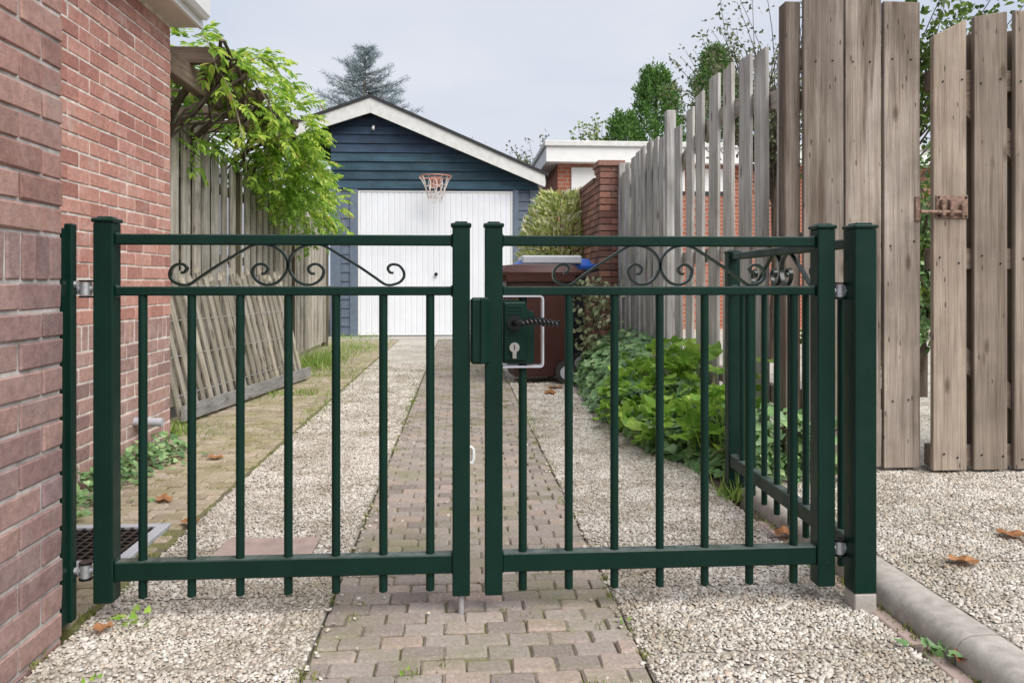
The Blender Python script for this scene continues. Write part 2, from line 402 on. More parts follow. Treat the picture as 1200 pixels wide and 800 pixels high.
def np_mesh(name, V, F, mat, smooth=False):
    V = np.asarray(V, dtype=np.float32); F = np.asarray(F, dtype=np.int32)
    me = bpy.data.meshes.new(name)
    k = F.shape[1]
    me.vertices.add(len(V)); me.vertices.foreach_set('co', V.ravel())
    me.loops.add(F.size); me.loops.foreach_set('vertex_index', F.ravel())
    me.polygons.add(len(F))
    me.polygons.foreach_set('loop_start', np.arange(0, F.size, k, dtype=np.int32))
    me.polygons.foreach_set('loop_total', np.full(len(F), k, dtype=np.int32))
    if smooth:
        me.polygons.foreach_set('use_smooth', np.ones(len(F), dtype=bool))
    me.update(calc_edges=True)
    me.materials.append(MAT[mat])
    return me

class MB:
    def __init__(s):
        s.v = []; s.f = []
    def add(s, vs, fs):
        o = len(s.v)
        s.v += [tuple(v) for v in vs]
        s.f += [tuple(i + o for i in f) for f in fs]
        return s
    def convex(s, vs, fs):
        c = sum((Vector(v) for v in vs), Vector()) / len(vs)
        out = []
        for f in fs:
            a, b, d = (Vector(vs[f[i]]) for i in (0, 1, 2))
            nrm = (b - a).cross(d - a)
            fc = sum((Vector(vs[i]) for i in f), Vector()) / len(f)
            out.append(f if nrm.dot(fc - c) >= 0 else tuple(reversed(f)))
        return s.add(vs, out)
    def box(s, x0, x1, y0, y1, z0, z1, bev=0.0, M=None):
        cx, cy, cz = (x0 + x1) / 2, (y0 + y1) / 2, (z0 + z1) / 2
        h = (abs(x1 - x0) / 2, abs(y1 - y0) / 2, abs(z1 - z0) / 2)
        if bev <= 0:
            vs = [(cx + a * h[0], cy + b * h[1], cz + c * h[2]) for a in (-1, 1) for b in (-1, 1) for c in (-1, 1)]
            fs = [(0, 1, 3, 2), (4, 6, 7, 5), (0, 4, 5, 1), (2, 3, 7, 6), (0, 2, 6, 4), (1, 5, 7, 3)]
        else:
            vs = []; ix = {}
            for a in (-1, 1):
                for b in (-1, 1):
                    for c in (-1, 1):
                        for k in range(3):
                            e = [h[i] - (0 if i == k else bev) for i in range(3)]
                            ix[(a, b, c, k)] = len(vs)
                            vs.append((cx + a * e[0], cy + b * e[1], cz + c * e[2]))
            fs = []
            for k in range(3):
                i, j = [(1, 2), (0, 2), (0, 1)][k]
                for sg in (-1, 1):
                    q = []
                    for (p, r) in ((-1, -1), (1, -1), (1, 1), (-1, 1)):
                        t = [0, 0, 0]; t[k] = sg; t[i] = p; t[j] = r
                        q.append(ix[(*t, k)])
                    fs.append(tuple(q))
            for k in range(3):
                i, j = [(1, 2), (0, 2), (0, 1)][k]
                for p in (-1, 1):
                    for r in (-1, 1):
                        t0 = [0, 0, 0]; t0[k] = -1; t0[i] = p; t0[j] = r
                        t1 = list(t0); t1[k] = 1
                        fs.append((ix[(*t0, i)], ix[(*t1, i)], ix[(*t1, j)], ix[(*t0, j)]))
            for a in (-1, 1):
                for b in (-1, 1):
                    for c in (-1, 1):
                        fs.append(tuple(ix[(a, b, c, k)] for k in range(3)))
        if M is not None:
            vs = [tuple(M @ Vector(v)) for v in vs]
        return s.convex(vs, fs)
    def prism(s, poly, axis, t0, t1):
        """polygon of (u,w) pairs pushed along axis: y -> (u,t,w), x -> (t,u,w), z -> (u,w,t)"""
        def mk(p, t):
            return {'y': (p[0], t, p[1]), 'x': (t, p[0], p[1]), 'z': (p[0], p[1], t)}[axis]
        n = len(poly)
        vs = [mk(p, t0) for p in poly] + [mk(p, t1) for p in poly]
        fs = [tuple(range(n))[::-1], tuple(range(n, 2 * n))] + [(i, (i + 1) % n, n + (i + 1) % n, n + i) for i in range(n)]
        return s.add(vs, fs)
    def tube(s, pts, r, n=8, cap=True):
        pts = [Vector(p) for p in pts]
        rs = r if isinstance(r, (list, tuple)) else [r] * len(pts)
        o = len(s.v); up = None
        for i, p in enumerate(pts):
            d = (pts[min(i + 1, len(pts) - 1)] - pts[max(i - 1, 0)]).normalized()
            if up is None:
                up = Vector((0, 0, 1)) if abs(d.z) < 0.9 else Vector((1, 0, 0))
            a = d.cross(up).normalized(); up = a.cross(d).normalized()
            for k in range(n):
                t = 2 * PI * k / n
                s.v.append(tuple(p + (a * math.cos(t) + up * math.sin(t)) * rs[i]))
        for i in range(len(pts) - 1):
            for k in range(n):
                s.f.append((o + i * n + k, o + i * n + (k + 1) % n, o + (i + 1) * n + (k + 1) % n, o + (i + 1) * n + k))
        if cap:
            s.f.append(tuple(o + k for k in range(n))[::-1])
            e = o + (len(pts) - 1) * n
            s.f.append(tuple(e + k for k in range(n)))
        return s
    def ribbon(s, pts2, half, t0, t1, mp):
        """flat bar bent along a 2D line; mp maps (u, w, t) to the world"""
        n = len(pts2); o = len(s.v)
        for i, p in enumerate(pts2):
            a = pts2[max(i - 1, 0)]; b = pts2[min(i + 1, n - 1)]
            dx, dy = b[0] - a[0], b[1] - a[1]; L = math.hypot(dx, dy) or 1
            nx, ny = -dy / L * half, dx / L * half
            s.v += [mp(p[0] + nx, p[1] + ny, t0), mp(p[0] - nx, p[1] - ny, t0), mp(p[0] - nx, p[1] - ny, t1), mp(p[0] + nx, p[1] + ny, t1)]
        for i in range(n - 1):
            for k in range(4):
                s.f.append((o + i * 4 + k, o + i * 4 + (k + 1) % 4, o + i * 4 + 4 + (k + 1) % 4, o + i * 4 + 4 + k))
        s.f += [(o, o + 1, o + 2, o + 3), tuple(o + (n - 1) * 4 + k for k in (3, 2, 1, 0))]
        return s
    def mesh(s, name, mat, smooth=False, off=(0, 0, 0)):
        me = bpy.data.meshes.new(name)
        me.from_pydata([(v[0] - off[0], v[1] - off[1], v[2] - off[2]) for v in s.v], [], s.f)
        if smooth:
            me.polygons.foreach_set('use_smooth', [True] * len(me.polygons))
            me.set_sharp_from_angle(angle=math.radians(40))
        me.materials.append(MAT[mat])
        return me

def link(name, me, parent=None, loc=(0, 0, 0)):
    o = bpy.data.objects.new(name, me)
    o.location = loc
    C.objects.link(o)
    o.parent = parent
    return o

def tag(o, label=None, cat=None, group=None, kind=None):
    for k, v in (('label', label), ('category', cat), ('group', group), ('kind', kind)):
        if v:
            o[k] = v
    return o

def thing(name, label, cat, loc, group=None):
    o = bpy.data.objects.new(name, None)
    o.location = loc
    o.empty_display_size = 0.1
    C.objects.link(o)
    return tag(o, label, cat, group)

def part(name, mb, mat, parent, smooth=False, label=None):
    """mesh given in world coordinates, stored relative to its thing"""
    o = link(name, mb.mesh(name, mat, smooth, wloc(parent)), parent)
    if label:
        o['label'] = label
    return o

def npart(name, V, F, mat, parent, smooth=False, kind='stuff'):
    V = np.asarray(V, dtype=np.float64) - np.array(wloc(parent))
    o = link(name, np_mesh(name, V, F, mat, smooth), parent)
    if kind:
        o['kind'] = kind
    return o

def solo(name, mb, mat, label, cat, loc, group=None, smooth=False, kind=None):
    o = link(name, mb.mesh(name, mat, smooth, loc), None, loc)
    return tag(o, label, cat, group, kind)

def structure(name, mb, mat, smooth=False, loc=(0, 0, 0)):
    o = link(name, mb.mesh(name, mat, smooth, loc), None, loc)
    o['kind'] = 'structure'
    return o

def catmull(pts, k=6):
    P = [pts[0]] + list(pts) + [pts[-1]]
    out = []
    for i in range(1, len(P) - 2):
        for j in range(k):
            t = j / k
            out.append(tuple(0.5 * (2 * P[i][d] + (P[i + 1][d] - P[i - 1][d]) * t + (2 * P[i - 1][d] - 5 * P[i][d] + 4 * P[i + 1][d] - P[i + 2][d]) * t * t
                       + (3 * P[i][d] - P[i - 1][d] - 3 * P[i + 1][d] + P[i + 2][d]) * t ** 3) for d in range(len(pts[0]))))
    out.append(tuple(pts[-1]))
    return out

# ------------------------------------------------------------------ leaf helpers (numpy)
LEAF_OVAL = np.array([(0, 0, 0), (-.36, .3, .07), (-.38, .6, .07), (0, 1, -.08), (.38, .6, .07), (.36, .3, .07), (0, .5, -.02)])
OVAL_F = np.array([(0, 6, 1), (1, 6, 2), (2, 6, 3), (3, 6, 4), (4, 6, 5), (5, 6, 0)])
LEAF_THIN = np.array([(0, 0, 0), (-.5, .45, .05), (0, 1, -.12), (.5, .45, .05)])
THIN_F = np.array([(0, 1, 2), (0, 2, 3)])
LEAF_IVY = np.array([(0, 0, 0), (-.42, -.12, .02), (-.5, .3, .05), (-.3, .55, .0), (0, 1, -.1), (.3, .55, .0), (.5, .3, .05), (.42, -.12, .02), (0, .35, -.04)])
IVY_F = np.array([(0, 8, 1), (1, 8, 2), (2, 8, 3), (3, 8, 4), (4, 8, 5), (5, 8, 6), (6, 8, 7), (7, 8, 0)])
LEAF_VINE = np.array([(0, 0, 0), (-.5, .35, .06), (-.3, .75, .02), (0, 1, -.12), (.3, .75, .02), (.5, .35, .06)])
VINE_F = np.array([(0, 1, 2), (0, 2, 3), (0, 3, 4), (0, 4, 5)])
BLADE = np.array([(-.5, 0, 0), (.5, 0, 0), (.38, .55, .04), (0, 1, -.12), (-.38, .55, .04)])
BLADE_F = np.array([(0, 1, 2), (0, 2, 4), (4, 2, 3)])
NEEDLE = np.array([(-.5, 0, 0), (.5, 0, 0), (0, 1, 0)])
NEEDLE_F = np.array([(0, 1, 2)])

def leaves(P, D, N, L, Wd, tpl=LEAF_OVAL, tf=OVAL_F):
    """P base points, D pointing directions, N rough normals, L lengths, Wd widths"""
    P = np.asarray(P, float); n = len(P)
    D = D / (np.linalg.norm(D, axis=1, keepdims=True) + 1e-9)
    S = np.cross(D, N); S /= (np.linalg.norm(S, axis=1, keepdims=True) + 1e-9)
    U = np.cross(S, D)
    L = np.broadcast_to(L, n)[:, None, None]; Wd = np.broadcast_to(Wd, n)[:, None, None]
    V = P[:, None, :] + S[:, None, :] * tpl[None, :, 0:1] * Wd + D[:, None, :] * tpl[None, :, 1:2] * L + U[:, None, :] * tpl[None, :, 2:3] * L
    F = tf[None] + (np.arange(n) * len(tpl))[:, None, None]
    return V.reshape(-1, 3), F.reshape(-1, 3)

def rdir(n):
    v = NR.normal(size=(n, 3))
    return v / np.linalg.norm(v, axis=1, keepdims=True)

def inball(n, c, r):
    """points biased to the shell of an ellipsoid"""
    d = rdir(n)
    q = NR.uniform(0.25, 1, n) ** 0.5
    return np.array(c) + d * q[:, None] * np.array(r), d

def join_np(parts):
    V = []; F = []; o = 0
    for v, f in parts:
        V.append(v); F.append(f + o); o += len(v)
    return np.concatenate(V), np.concatenate(F)

# ================================================================== SETTING
g = MB(); g.box(-250, 250, -60, 450, -0.4, -0.045)
structure('ground', g, 'soil')

GRAVEL_L = (-0.98, -0.36); PAVE = (-0.36, 0.43); GRAVEL_R = (0.43, 1.10)
Y0, Y1 = 0.6, 12.95

# rounded pebble: ring of 6, ring of 6, top
_a = np.arange(6) * PI / 3
PEB = np.concatenate([np.stack([np.cos(_a), np.sin(_a), np.full(6, -0.35)], 1), np.stack([np.cos(_a + .5) * .78, np.sin(_a + .5) * .78, np.full(6, .45)], 1), [(0, 0, .72)]])
PEB_F = np.array([(i, (i + 1) % 6, 6 + i) for i in range(6)] + [((i + 1) % 6, 6 + (i + 1) % 6, 6 + i) for i in range(6)] + [(6 + i, 6 + (i + 1) % 6, 12) for i in range(6)])
def pebbles(x0, x1, y0, y1, z, keep, s=0.0094):
    nx = int((x1 - x0) / s); ny = int((y1 - y0) / (s * 0.87))
    gx, gy = np.meshgrid(np.arange(nx), np.arange(ny))
    X = x0 + (gx + 0.5 * (gy % 2) + 0.3) * s; Y = y0 + (gy + 0.5) * s * 0.87
    X = X.ravel() + NR.normal(0, s * .24, X.size); Y = Y.ravel() + NR.normal(0, s * .24, Y.size)
    k = keep(X, Y) & (NR.random(X.size) > 0.05 + 0.25 * (np.sin(X * 9 + 3 * np.sin(Y * 4)) * np.sin(Y * 7 + 2) > .78))
    X, Y = X[k], Y[k]; n = len(X)
    r = s * np.clip(NR.lognormal(-.62, .27, n), .3, 1.15)
    el = NR.uniform(0.7, 1.15, n); an = NR.uniform(0, PI, n); h = r * NR.uniform(0.4, 0.75, n)
    tx = NR.normal(0, .25, n); ty = NR.normal(0, .25, n)
    q = PEB[None] * (1 + NR.normal(0, .1, (n, 13, 1)))
    px = q[:, :, 0] * (r * el)[:, None]; py = q[:, :, 1] * r[:, None]; pz = q[:, :, 2] * h[:, None]
    ca, sa = np.cos(an)[:, None], np.sin(an)[:, None]
    wx = px * ca - py * sa; wy = px * sa + py * ca
    wz = pz + wx * tx[:, None] + wy * ty[:, None]
    V = np.stack([X[:, None] + wx, Y[:, None] + wy, z + NR.normal(0, .0008, n)[:, None] + wz], 2)
    F = PEB_F[None] + (np.arange(n) * 13)[:, None, None]
    return V.reshape(-1, 3), F.reshape(-1, 3)

SLAB = 0.40
def slab_strip(name, x0, x1, y0, y1, z, cols, peb_y, mat_far='pebbly', skip=None):
    base = MB(); base.box(x0 + .004, x1 - .004, y0, y1, z - .06, z - .022)
    st = structure(name, base, 'joint')
    w = (x1 - x0) / cols
    near = MB(); near.box(-w / 2 + .003, w / 2 - .003, -SLAB / 2 + .003, SLAB / 2 - .003, -.03, 0, .004)
    me_n = near.mesh('concrete_slab', 'pebble_bed'); me_f = near.mesh('concrete_slab_far', mat_far)
    r = 0; y = y0
    while y < y1 - .05:
        for c in range(cols):
            cy = y + SLAB / 2
            if skip and skip(x0 + w * (c + .5), cy):
                continue
            o = link('slab', me_n if y + SLAB <= peb_y + .01 else me_f, st, (x0 + w * (c + .5), cy, z - .003 + R.uniform(-.002, .002)))
            o.rotation_euler = (R.uniform(-.003, .003), R.uniform(-.003, .003), 0)
        y += SLAB
    return st, w

st_l, _ = slab_strip('left_driveway_strip', *GRAVEL_L, Y0, Y1, 0, 1, 8.6)
st_r, _ = slab_strip('right_driveway_strip', *GRAVEL_R, Y0, Y1, 0, 1, 7.8)
yard, yw = slab_strip('side_yard', 1.275, 4.5, Y0, 7.0, 0.05, 6, 3.4, skip=lambda x, y: x < 1.8 and y > 3.3)
rest = MB(); rest.box(1.7, 30, 7.01, 40, 0.0, 0.04)
structure('side_yard_far', rest, 'pebbly')

PINK = (-0.80, -0.485, 2.50, 2.70)
def keep_strip(x0, x1, w, hole=None):
    def k(X, Y):
        fy = np.mod(Y - Y0, SLAB); fx = np.mod(X - x0, w)
        m = (fy > .006) & (fy < SLAB - .006) & (fx > .005) & (fx < w - .005)
        if hole:
            m &= ~((X > hole[0] - .004) & (X < hole[1] + .004) & (Y > hole[2] - .004) & (Y < hole[3] + .004))
        return m
    return k
V, F = pebbles(GRAVEL_L[0], GRAVEL_L[1], 1.4, 4.6, 0, keep_strip(GRAVEL_L[0], GRAVEL_L[1], .62, PINK)); V2, F2 = pebbles(GRAVEL_L[0], GRAVEL_L[1], 4.6, 8.6, 0, keep_strip(GRAVEL_L[0], GRAVEL_L[1], .62), .0145); V, F = join_np([(V, F), (V2, F2)]); npart('pebbles', V, F, 'pebbles', st_l, True)
V, F = pebbles(GRAVEL_R[0], GRAVEL_R[1], 1.4, 4.6, 0, keep_strip(GRAVEL_R[0], GRAVEL_R[1], .67)); V2, F2 = pebbles(GRAVEL_R[0], GRAVEL_R[1], 4.6, 7.8, 0, keep_strip(GRAVEL_R[0], GRAVEL_R[1], .67), .0145); V, F = join_np([(V, F), (V2, F2)]); npart('pebbles', V, F, 'pebbles', st_r, True)
kk = keep_strip(1.275, 4.5, yw)
V, F = pebbles(1.275, 3.0, 1.2, 3.4, 0.05, lambda X, Y: kk(X, Y) & (X < 0.75 * Y + 0.75) & ~((X < 1.8) & (Y > 3.0 + Y0 % .4 + .2))); npart('pebbles', V, F, 'pebbles', yard, True)

# a few stones washed off the strips onto the pavers
def keep_loose(X, Y):
    d = np.minimum(np.abs(X - PAVE[0]), np.abs(X - PAVE[1]))
    return (NR.random(X.size) < .16 * np.exp(-d / .02)) | (NR.random(X.size) < .0012)
V, F = pebbles(PAVE[0], PAVE[1], 1.42, 5, .003, keep_loose)
o = link('loose_pebbles', np_mesh('loose_pebbles', V, F, 'pebbles', True)); tag(o, 'loose pebbles scattered on the clinker pavers', 'pebbles', None, 'stuff')

# clinker pavers ------------------------------------------------------------
PW, PR = 0.1047, 0.066
def paver_mesh(name, mat, w=PW, d=PR, k=0):
    rr = random.Random(k)
    b = MB(); b.box(-w / 2 + .0016, w / 2 - .0016, -d / 2 + .003, d / 2 - .003, -.03, 0, .0058)
    b.v = [(x + rr.uniform(-.0022, .0022), y + rr.uniform(-.0018, .0018), z + (rr.uniform(-.0012, .0008) if z > -.01 else 0)) for x, y, z in b.v]
    return b
def paver_field(name, mat, x0, x1, y0, y1, limit, zj, slope=0.0, skip=None):
    bed = MB(); bed.box(x0 + .003, x1 - .003, y0, y1, -.06, -.0095)
    st = structure(name, bed, 'joint')
    variants = [paver_mesh('paver', mat, k=i) for i in range(6)]
    half = [paver_mesh('paver', mat, PW * .5, k=20 + i) for i in range(2)]
    vm = [v.mesh('paver', mat) for v in variants]; hm = [v.mesh('paver_half', mat) for v in half]
    far = MB(); n = 0; row = 0; y = y0 + PR / 2
    while y < y1 - PR / 2:
        x = x0 + .004
        items = []
        if row % 2:
            items.append((x + PW * .25, True)); x += PW * .5
        while x + PW <= x1 + .002:
            items.append((x + PW / 2, False)); x += PW
        if x + PW * .45 <= x1:
            items.append((x + PW * .25, True))
        for cx, h in items:
            if skip and skip(cx, y):
                continue
            p = (cx + R.uniform(-.0015, .0015), y + slope * (cx - x0) + R.uniform(-.0015, .0015), R.uniform(-.0035, .0025) * zj)
            rot = (R.uniform(-.02, .02) * zj, R.uniform(-.015, .015) * zj, R.uniform(-.02, .02))
            if n < limit:
                o = link('paver', R.choice(hm if h else vm), st, p); o.rotation_euler = rot; n += 1
            else:
                src = R.choice(half if h else variants)
                Mx = Matrix.Translation(p) @ Matrix.Rotation(rot[2], 4, 'Z')
                far.add([tuple(Mx @ Vector(v)) for v in src.v], src.f)
        y += PR; row += 1
    o = link('pavers', far.mesh('pavers', mat), st); o['kind'] = 'stuff'
    return st
paver_field('driveway_pavers', 'paver', PAVE[0], PAVE[1], 1.42, 12.3, 300, 1.0)
paver_field('driveway_pavers_foreground', 'paver', PAVE[0], PAVE[1], 0.6, 1.419, 0, 1.0)
GRATE = (-1.40, -1.10, 2.52, 2.86)
paver_field('mossy_path', 'mossy', -1.90, -0.985, 2.05, 9.2, 300, 1.6,
            skip=lambda x, y: (x < -1.66 and y < 4.5) or (GRATE[0] - .05 < x < GRATE[1] + .05 and GRATE[2] - .04 < y < GRATE[3] + .04))
vg = MB(); vg.box(-2.6, -.985, 9.2, 12.31, -.05, -.006)
structure('left_verge', vg, 'mossy')
vg = MB(); vg.box(1.105, 2.2, 3.1, 12.31, -.05, -.006)
structure('planting_bed', vg, 'soil')
ap = MB()
ap.box(-2.2, 1.4, 12.31, 13.1, -.05, .002)
structure('garage_apron', ap, 'concrete')
# strip of soil and bricks beside the kerb, and the kerb itself
sb = MB(); sb.box(1.104, 1.15, .6, 2.9, -.05, -.012)
edge = structure('edging_strip', sb, 'soil')
em = MB(); em.box(-.021, .021, -.095, .095, -.03, 0, .004); em = em.mesh('brick', 'pinkslab')
for i in range(11):
    o = link('brick', em, edge, (1.127, .72 + i * .2, -.006 + R.uniform(-.003, .002))); o.rotation_euler = (0, 0, R.uniform(-.03, .03))
kerb_y = [0.55, 1.05, 1.72, 2.45, 3.1]
kb = MB(); kb.box(1.16, 1.26, .55, 3.1, -.06, -.02)
kerb = structure('kerb', kb, 'soil')
prof = [(1.150, -.04), (1.152, .02), (1.157, .037), (1.169, .050), (1.188, .0582), (1.24, .0605), (1.26, .058), (1.268, .048), (1.272, -.04)]
for a, b in zip(kerb_y[:-1], kerb_y[1:]):
    m = MB(); m.prism([(p[0], p[1]) for p in prof], 'y', a + .003, b - .003)
    part('kerb_stone', m, 'concrete', kerb, True)

# ================================================================== LEFT: brick pier and house
def brick_variants(l, h, d, mat, n=4, seed=0):
    out = []
    for i in range(n):
        rr = random.Random(seed + i)
        b = MB(); b.box(-d / 2, d / 2, -l / 2, l / 2, -h / 2, h / 2, .0035)
        b.v = [(x + rr.uniform(-.0012, .0012), y + rr.uniform(-.002, .002), z + rr.uniform(-.0018, .0018)) for x, y, z in b.v]
        out.append(b)
    return out

def brick_face(parent, xf, ya, yb, z0, z1, sold, mats, limit, seed, bl=.19, ch=.068):
    """bricks facing +X at x = xf from ya to yb; a soldier course from sold[0] to sold[1]"""
    J = .009; D = .05
    base = wloc(parent)
    kinds = {}
    for key, (l, h) in dict(full=(bl - J, ch - J), half=(bl / 2 - J, ch - J), sold=(.06 - .009, sold[1] - sold[0] - J)).items():
        for mi, mt in enumerate(mats):
            bs = brick_variants(l, h, D, mt, 3, seed + mi * 7)
            kinds[key, mi] = (bs, [b.mesh('brick', mt) for b in bs])
    items = []
    def course(zc, row, mi):
        y = yb; first = True
        while y > ya + .03:
            l = bl / 2 if (first and row % 2) else bl
            k = 'half' if l < bl else 'full'
            if y - l < ya - bl * .6:
                break
            items.append((k, mi, y - l / 2, zc)); y -= l; first = False
    zz = sold[0]; row = 0
    while zz > z0:
        course(zz - ch / 2, row, 1); zz -= ch; row += 1
    y = yb - .03
    while y > ya:
        items.append(('sold', 1, y, (sold[0] + sold[1]) / 2)); y -= .06
    zz = sold[1]; row = 1
    while zz + ch < z1:
        course(zz + ch / 2, row, 0); zz += ch; row += 1
    items.sort(key=lambda t: -t[2] if limit < 0 else t[2] * 0 + abs(t[2] - yb))
    far = {0: MB(), 1: MB()}
    for i, (k, mi, yy, zc) in enumerate(items):
        p = Vector((xf - D / 2 + R.uniform(-.0022, .0018), yy + R.uniform(-.001, .001), zc + R.uniform(-.001, .001)))
        bs, ms = kinds[k, mi]
        if i < abs(limit):
            link('brick', R.choice(ms), parent, p - base)
        else:
            b = R.choice(bs); far[mi].add([tuple(Vector(v) + p) for v in b.v], b.f)
    for mi in far:
        if far[mi].v:
            o = part('bricks', far[mi], mats[mi], parent); o['kind'] = 'stuff'

pier = thing('brick_pier', 'weathered red and purple brick pier at the left edge, nearest to the camera', 'brick pier', (-1.3, 1.5, 0))
m = MB(); m.box(-1.66, -.9955, .2, 1.981, -.05, 2.4); part('mortar', m, 'mortar_dark', pier)
brick_face(pier, -.99, .70, 1.988, .0, 1.95, (.885, 1.0), ('pier_red', 'pier_brick'), 300, 40)

house = thing('brick_house', 'red brick house wall behind the green wall strip, with cream eaves on top', 'house', (-1.9, 3.4, 0))
m = MB(); m.box(-6.0, -1.642, 1.985, 4.462, -.05, 2.36); part('mortar', m, 'mortar', house)
brick_face(house, -1.638, 2.0, 4.468, .0, 2.36, (.585, .70), ('house_red', 'house_purple'), 300, 80)
m = MB(); m.box(-1.75, -1.503, .3, 4.53, 2.352, 2.372, .003); part('soffit', m, 'soffit', house)
m = MB(); m.box(-1.502, -1.480, .3, 4.535, 2.345, 2.56, .003); part('fascia', m, 'white', house)
m = MB(); m.prism([(x_ - .029, z_) for x_, z_ in ((-1.45, 2.41), (-1.43, 2.405), (-1.415, 2.42), (-1.41, 2.53), (-1.40, 2.535), (-1.402, 2.41), (-1.42, 2.385), (-1.45, 2.39))], 'y', .3, 4.50); part('gutter', m, 'white', house)
m = MB(); m.prism([(-1.45, 2.562), (-6.2, 4.2), (-6.2, 4.28), (-1.44, 2.60)], 'y', .2, 4.56); part('roof', m, 'roof', house)
m = MB(); m.tube([(-1.70, 3.98, .19), (-1.58, 3.98, .188), (-1.50, 3.98, .185)], .022, 12)
part('drain_pipe', m, 'grey_plastic', house, True)

# ================================================================== GREEN STEEL GATE
ZT, ZB = 1.04, 0.05
GY = 2.07
half_scroll = [(-487, 62), (-470, 66), (-462, 88), (-480, 105), (-512, 100), (-534, 72), (-535, 38), (-508, 10), (-455, 2), (-400, 40), (-330, 92), (-250, 145), (-170, 196), (-125, 206), (-70, 196), (-22, 160), (-2, 108), (-12, 60), (-50, 14), (-105, 2), (-150, 30), (-163, 75), (-140, 103), (-112, 104), (-92, 84), (-104, 60), (-122, 58)]
HS = [(a * .000567, b * .000525) for a, b in catmull([(float(x), float(y)) for x, y in half_scroll], 5)]

def steel_panel(root, mp, s_bars, s0, s1, zmid=(.850, .874), ztop=(.983, 1.011), zbot=(.110, .160), pw=.025, bar_r=.0115, sc=None, zfoot=.055):
    """rails, bars and scrolls of one panel; mp(s, t, z) maps to the world; posts are built by the caller"""
    def bx(sa, sb, ta, tb, za, zb, bev=.003):
        m = MB(); m.box(sa, sb, ta, tb, za, zb, bev); m.v = [mp(*v) for v in m.v]; return m
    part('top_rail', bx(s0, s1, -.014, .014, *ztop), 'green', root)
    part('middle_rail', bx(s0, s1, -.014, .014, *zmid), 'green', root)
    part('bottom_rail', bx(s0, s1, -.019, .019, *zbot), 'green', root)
    for sa in (s0, s1):
        for za in (ztop[0], ztop[1], zmid[0], zmid[1], zbot[0], zbot[1]):
            m = MB(); m.tube([mp(sa, -.014, za), mp(sa, .0, za), mp(sa, .014, za)], [.0035, .0045, .0035], 6); part('weld', m, 'green', root, True)
    for s in s_bars:
        m = MB()
        n = 10
        ring = lambda z, r: [mp(s + r * math.cos(2 * PI * k / n), r * math.sin(2 * PI * k / n), z) for k in range(n)]
        vs = ring(zmid[0] + .002, bar_r) + ring(zbot[1] - .003, bar_r)
        fs = [(k, (k + 1) % n, n + (k + 1) % n, n + k) for k in range(n)]
        m.add(vs, fs)
        vs = ring(zbot[0] + .003, bar_r) + ring(zfoot + .002, bar_r) + ring(zfoot, bar_r * .75)
        fs = [(r * n + k, r * n + (k + 1) % n, (r + 1) * n + (k + 1) % n, (r + 1) * n + k) for r in range(2) for k in range(n)] + [tuple(range(2 * n, 3 * n))]
        m.add(vs, fs)
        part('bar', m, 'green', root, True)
    c = (s0 + s1) / 2 if sc is None else sc[0]
    k = 1 if sc is None else sc[1]
    for sg in (-1, 1):
        m = MB(); m.ribbon([(c + sg * (-1) * u * k, zmid[1] + .0035 + w) for u, w in HS], .0033, -.007, .007, lambda u, w, t: mp(u, t, w))
        part('scroll', m, 'iron', root, True)

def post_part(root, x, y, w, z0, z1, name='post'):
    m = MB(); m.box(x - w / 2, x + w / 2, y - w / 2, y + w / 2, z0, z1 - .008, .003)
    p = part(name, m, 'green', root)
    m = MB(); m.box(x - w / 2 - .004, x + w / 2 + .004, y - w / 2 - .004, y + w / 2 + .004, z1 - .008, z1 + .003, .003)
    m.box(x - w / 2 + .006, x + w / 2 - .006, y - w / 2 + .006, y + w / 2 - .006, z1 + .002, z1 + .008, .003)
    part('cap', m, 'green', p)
    return p

def hinge(root, xa, xb, y, z, sg):
    """threaded eye bolt between leaf and post"""
    m = MB(); m.tube([(xa, y, z), (xb, y, z)], .0085, 10)
    h = part('hinge', m, 'galv', root, True)
    m = MB(); xm = xa + (xb - xa) * .62
    m.tube([(xm, y, z - .017), (xm, y, z + .017)], .0145, 12); part('eye', m, 'galv', h, True)
    for zz in (z + .018, z - .023):
        m = MB(); m.tube([(xm, y, zz), (xm, y, zz + .005)], .017, 10); part('washer', m, 'black', h)
    m = MB(); xe = xb
    m.tube([(xe - .005, y, z), (xe + .005, y, z)], .0165, 6); part('nut', m, 'galv', h)

ident = lambda s, t, z: (s, GY + t, z)
gl = thing('gate_leaf', 'left leaf of the dark green steel driveway gate, with strike plate and drop bolt', 'gate', (-.46, GY, 0), 'green steel driveway gate leaves')
XL0, XL1 = -.921, .001
post_part(gl, XL0, GY, .05, ZB + .006, ZT + .008, 'hinge_post')
post_part(gl, XL1, GY, .047, ZB, ZT, 'lock_post')
steel_panel(gl, ident, [-.83 + .1247 * i for i in range(7)], XL0 + .025, XL1 - .0235, sc=(-.456, 1.0), zfoot=.06)
hinge(gl, XL0 - .02, -.995, GY, .868, -1); hinge(gl, XL0 - .02, -.995, GY, .135, -1)
m = MB(); m.box(XL1 + .024, XL1 + .076, GY - .036, GY - .006, .668, .845, .007); m.box(XL1 + .050, XL1 + .068, GY - .041, GY - .035, .669, .844, .0028)
part('strike_plate', m, 'green', gl)
m = MB(); m.tube([(XL1, GY, -.005), (XL1, GY, .052)], .008, 10)
db = part('drop_bolt', m, 'galv', gl, True)
m = MB(); m.tube([(XL1 + .024, GY + .0, .40), (XL1 + .03, GY, .40), (XL1 + .033, GY, .41), (XL1 + .033, GY, .435), (XL1 + .028, GY, .442), (XL1 + .022, GY, .442)], .005, 8)
part('bolt_grip', m, 'white', db, True)

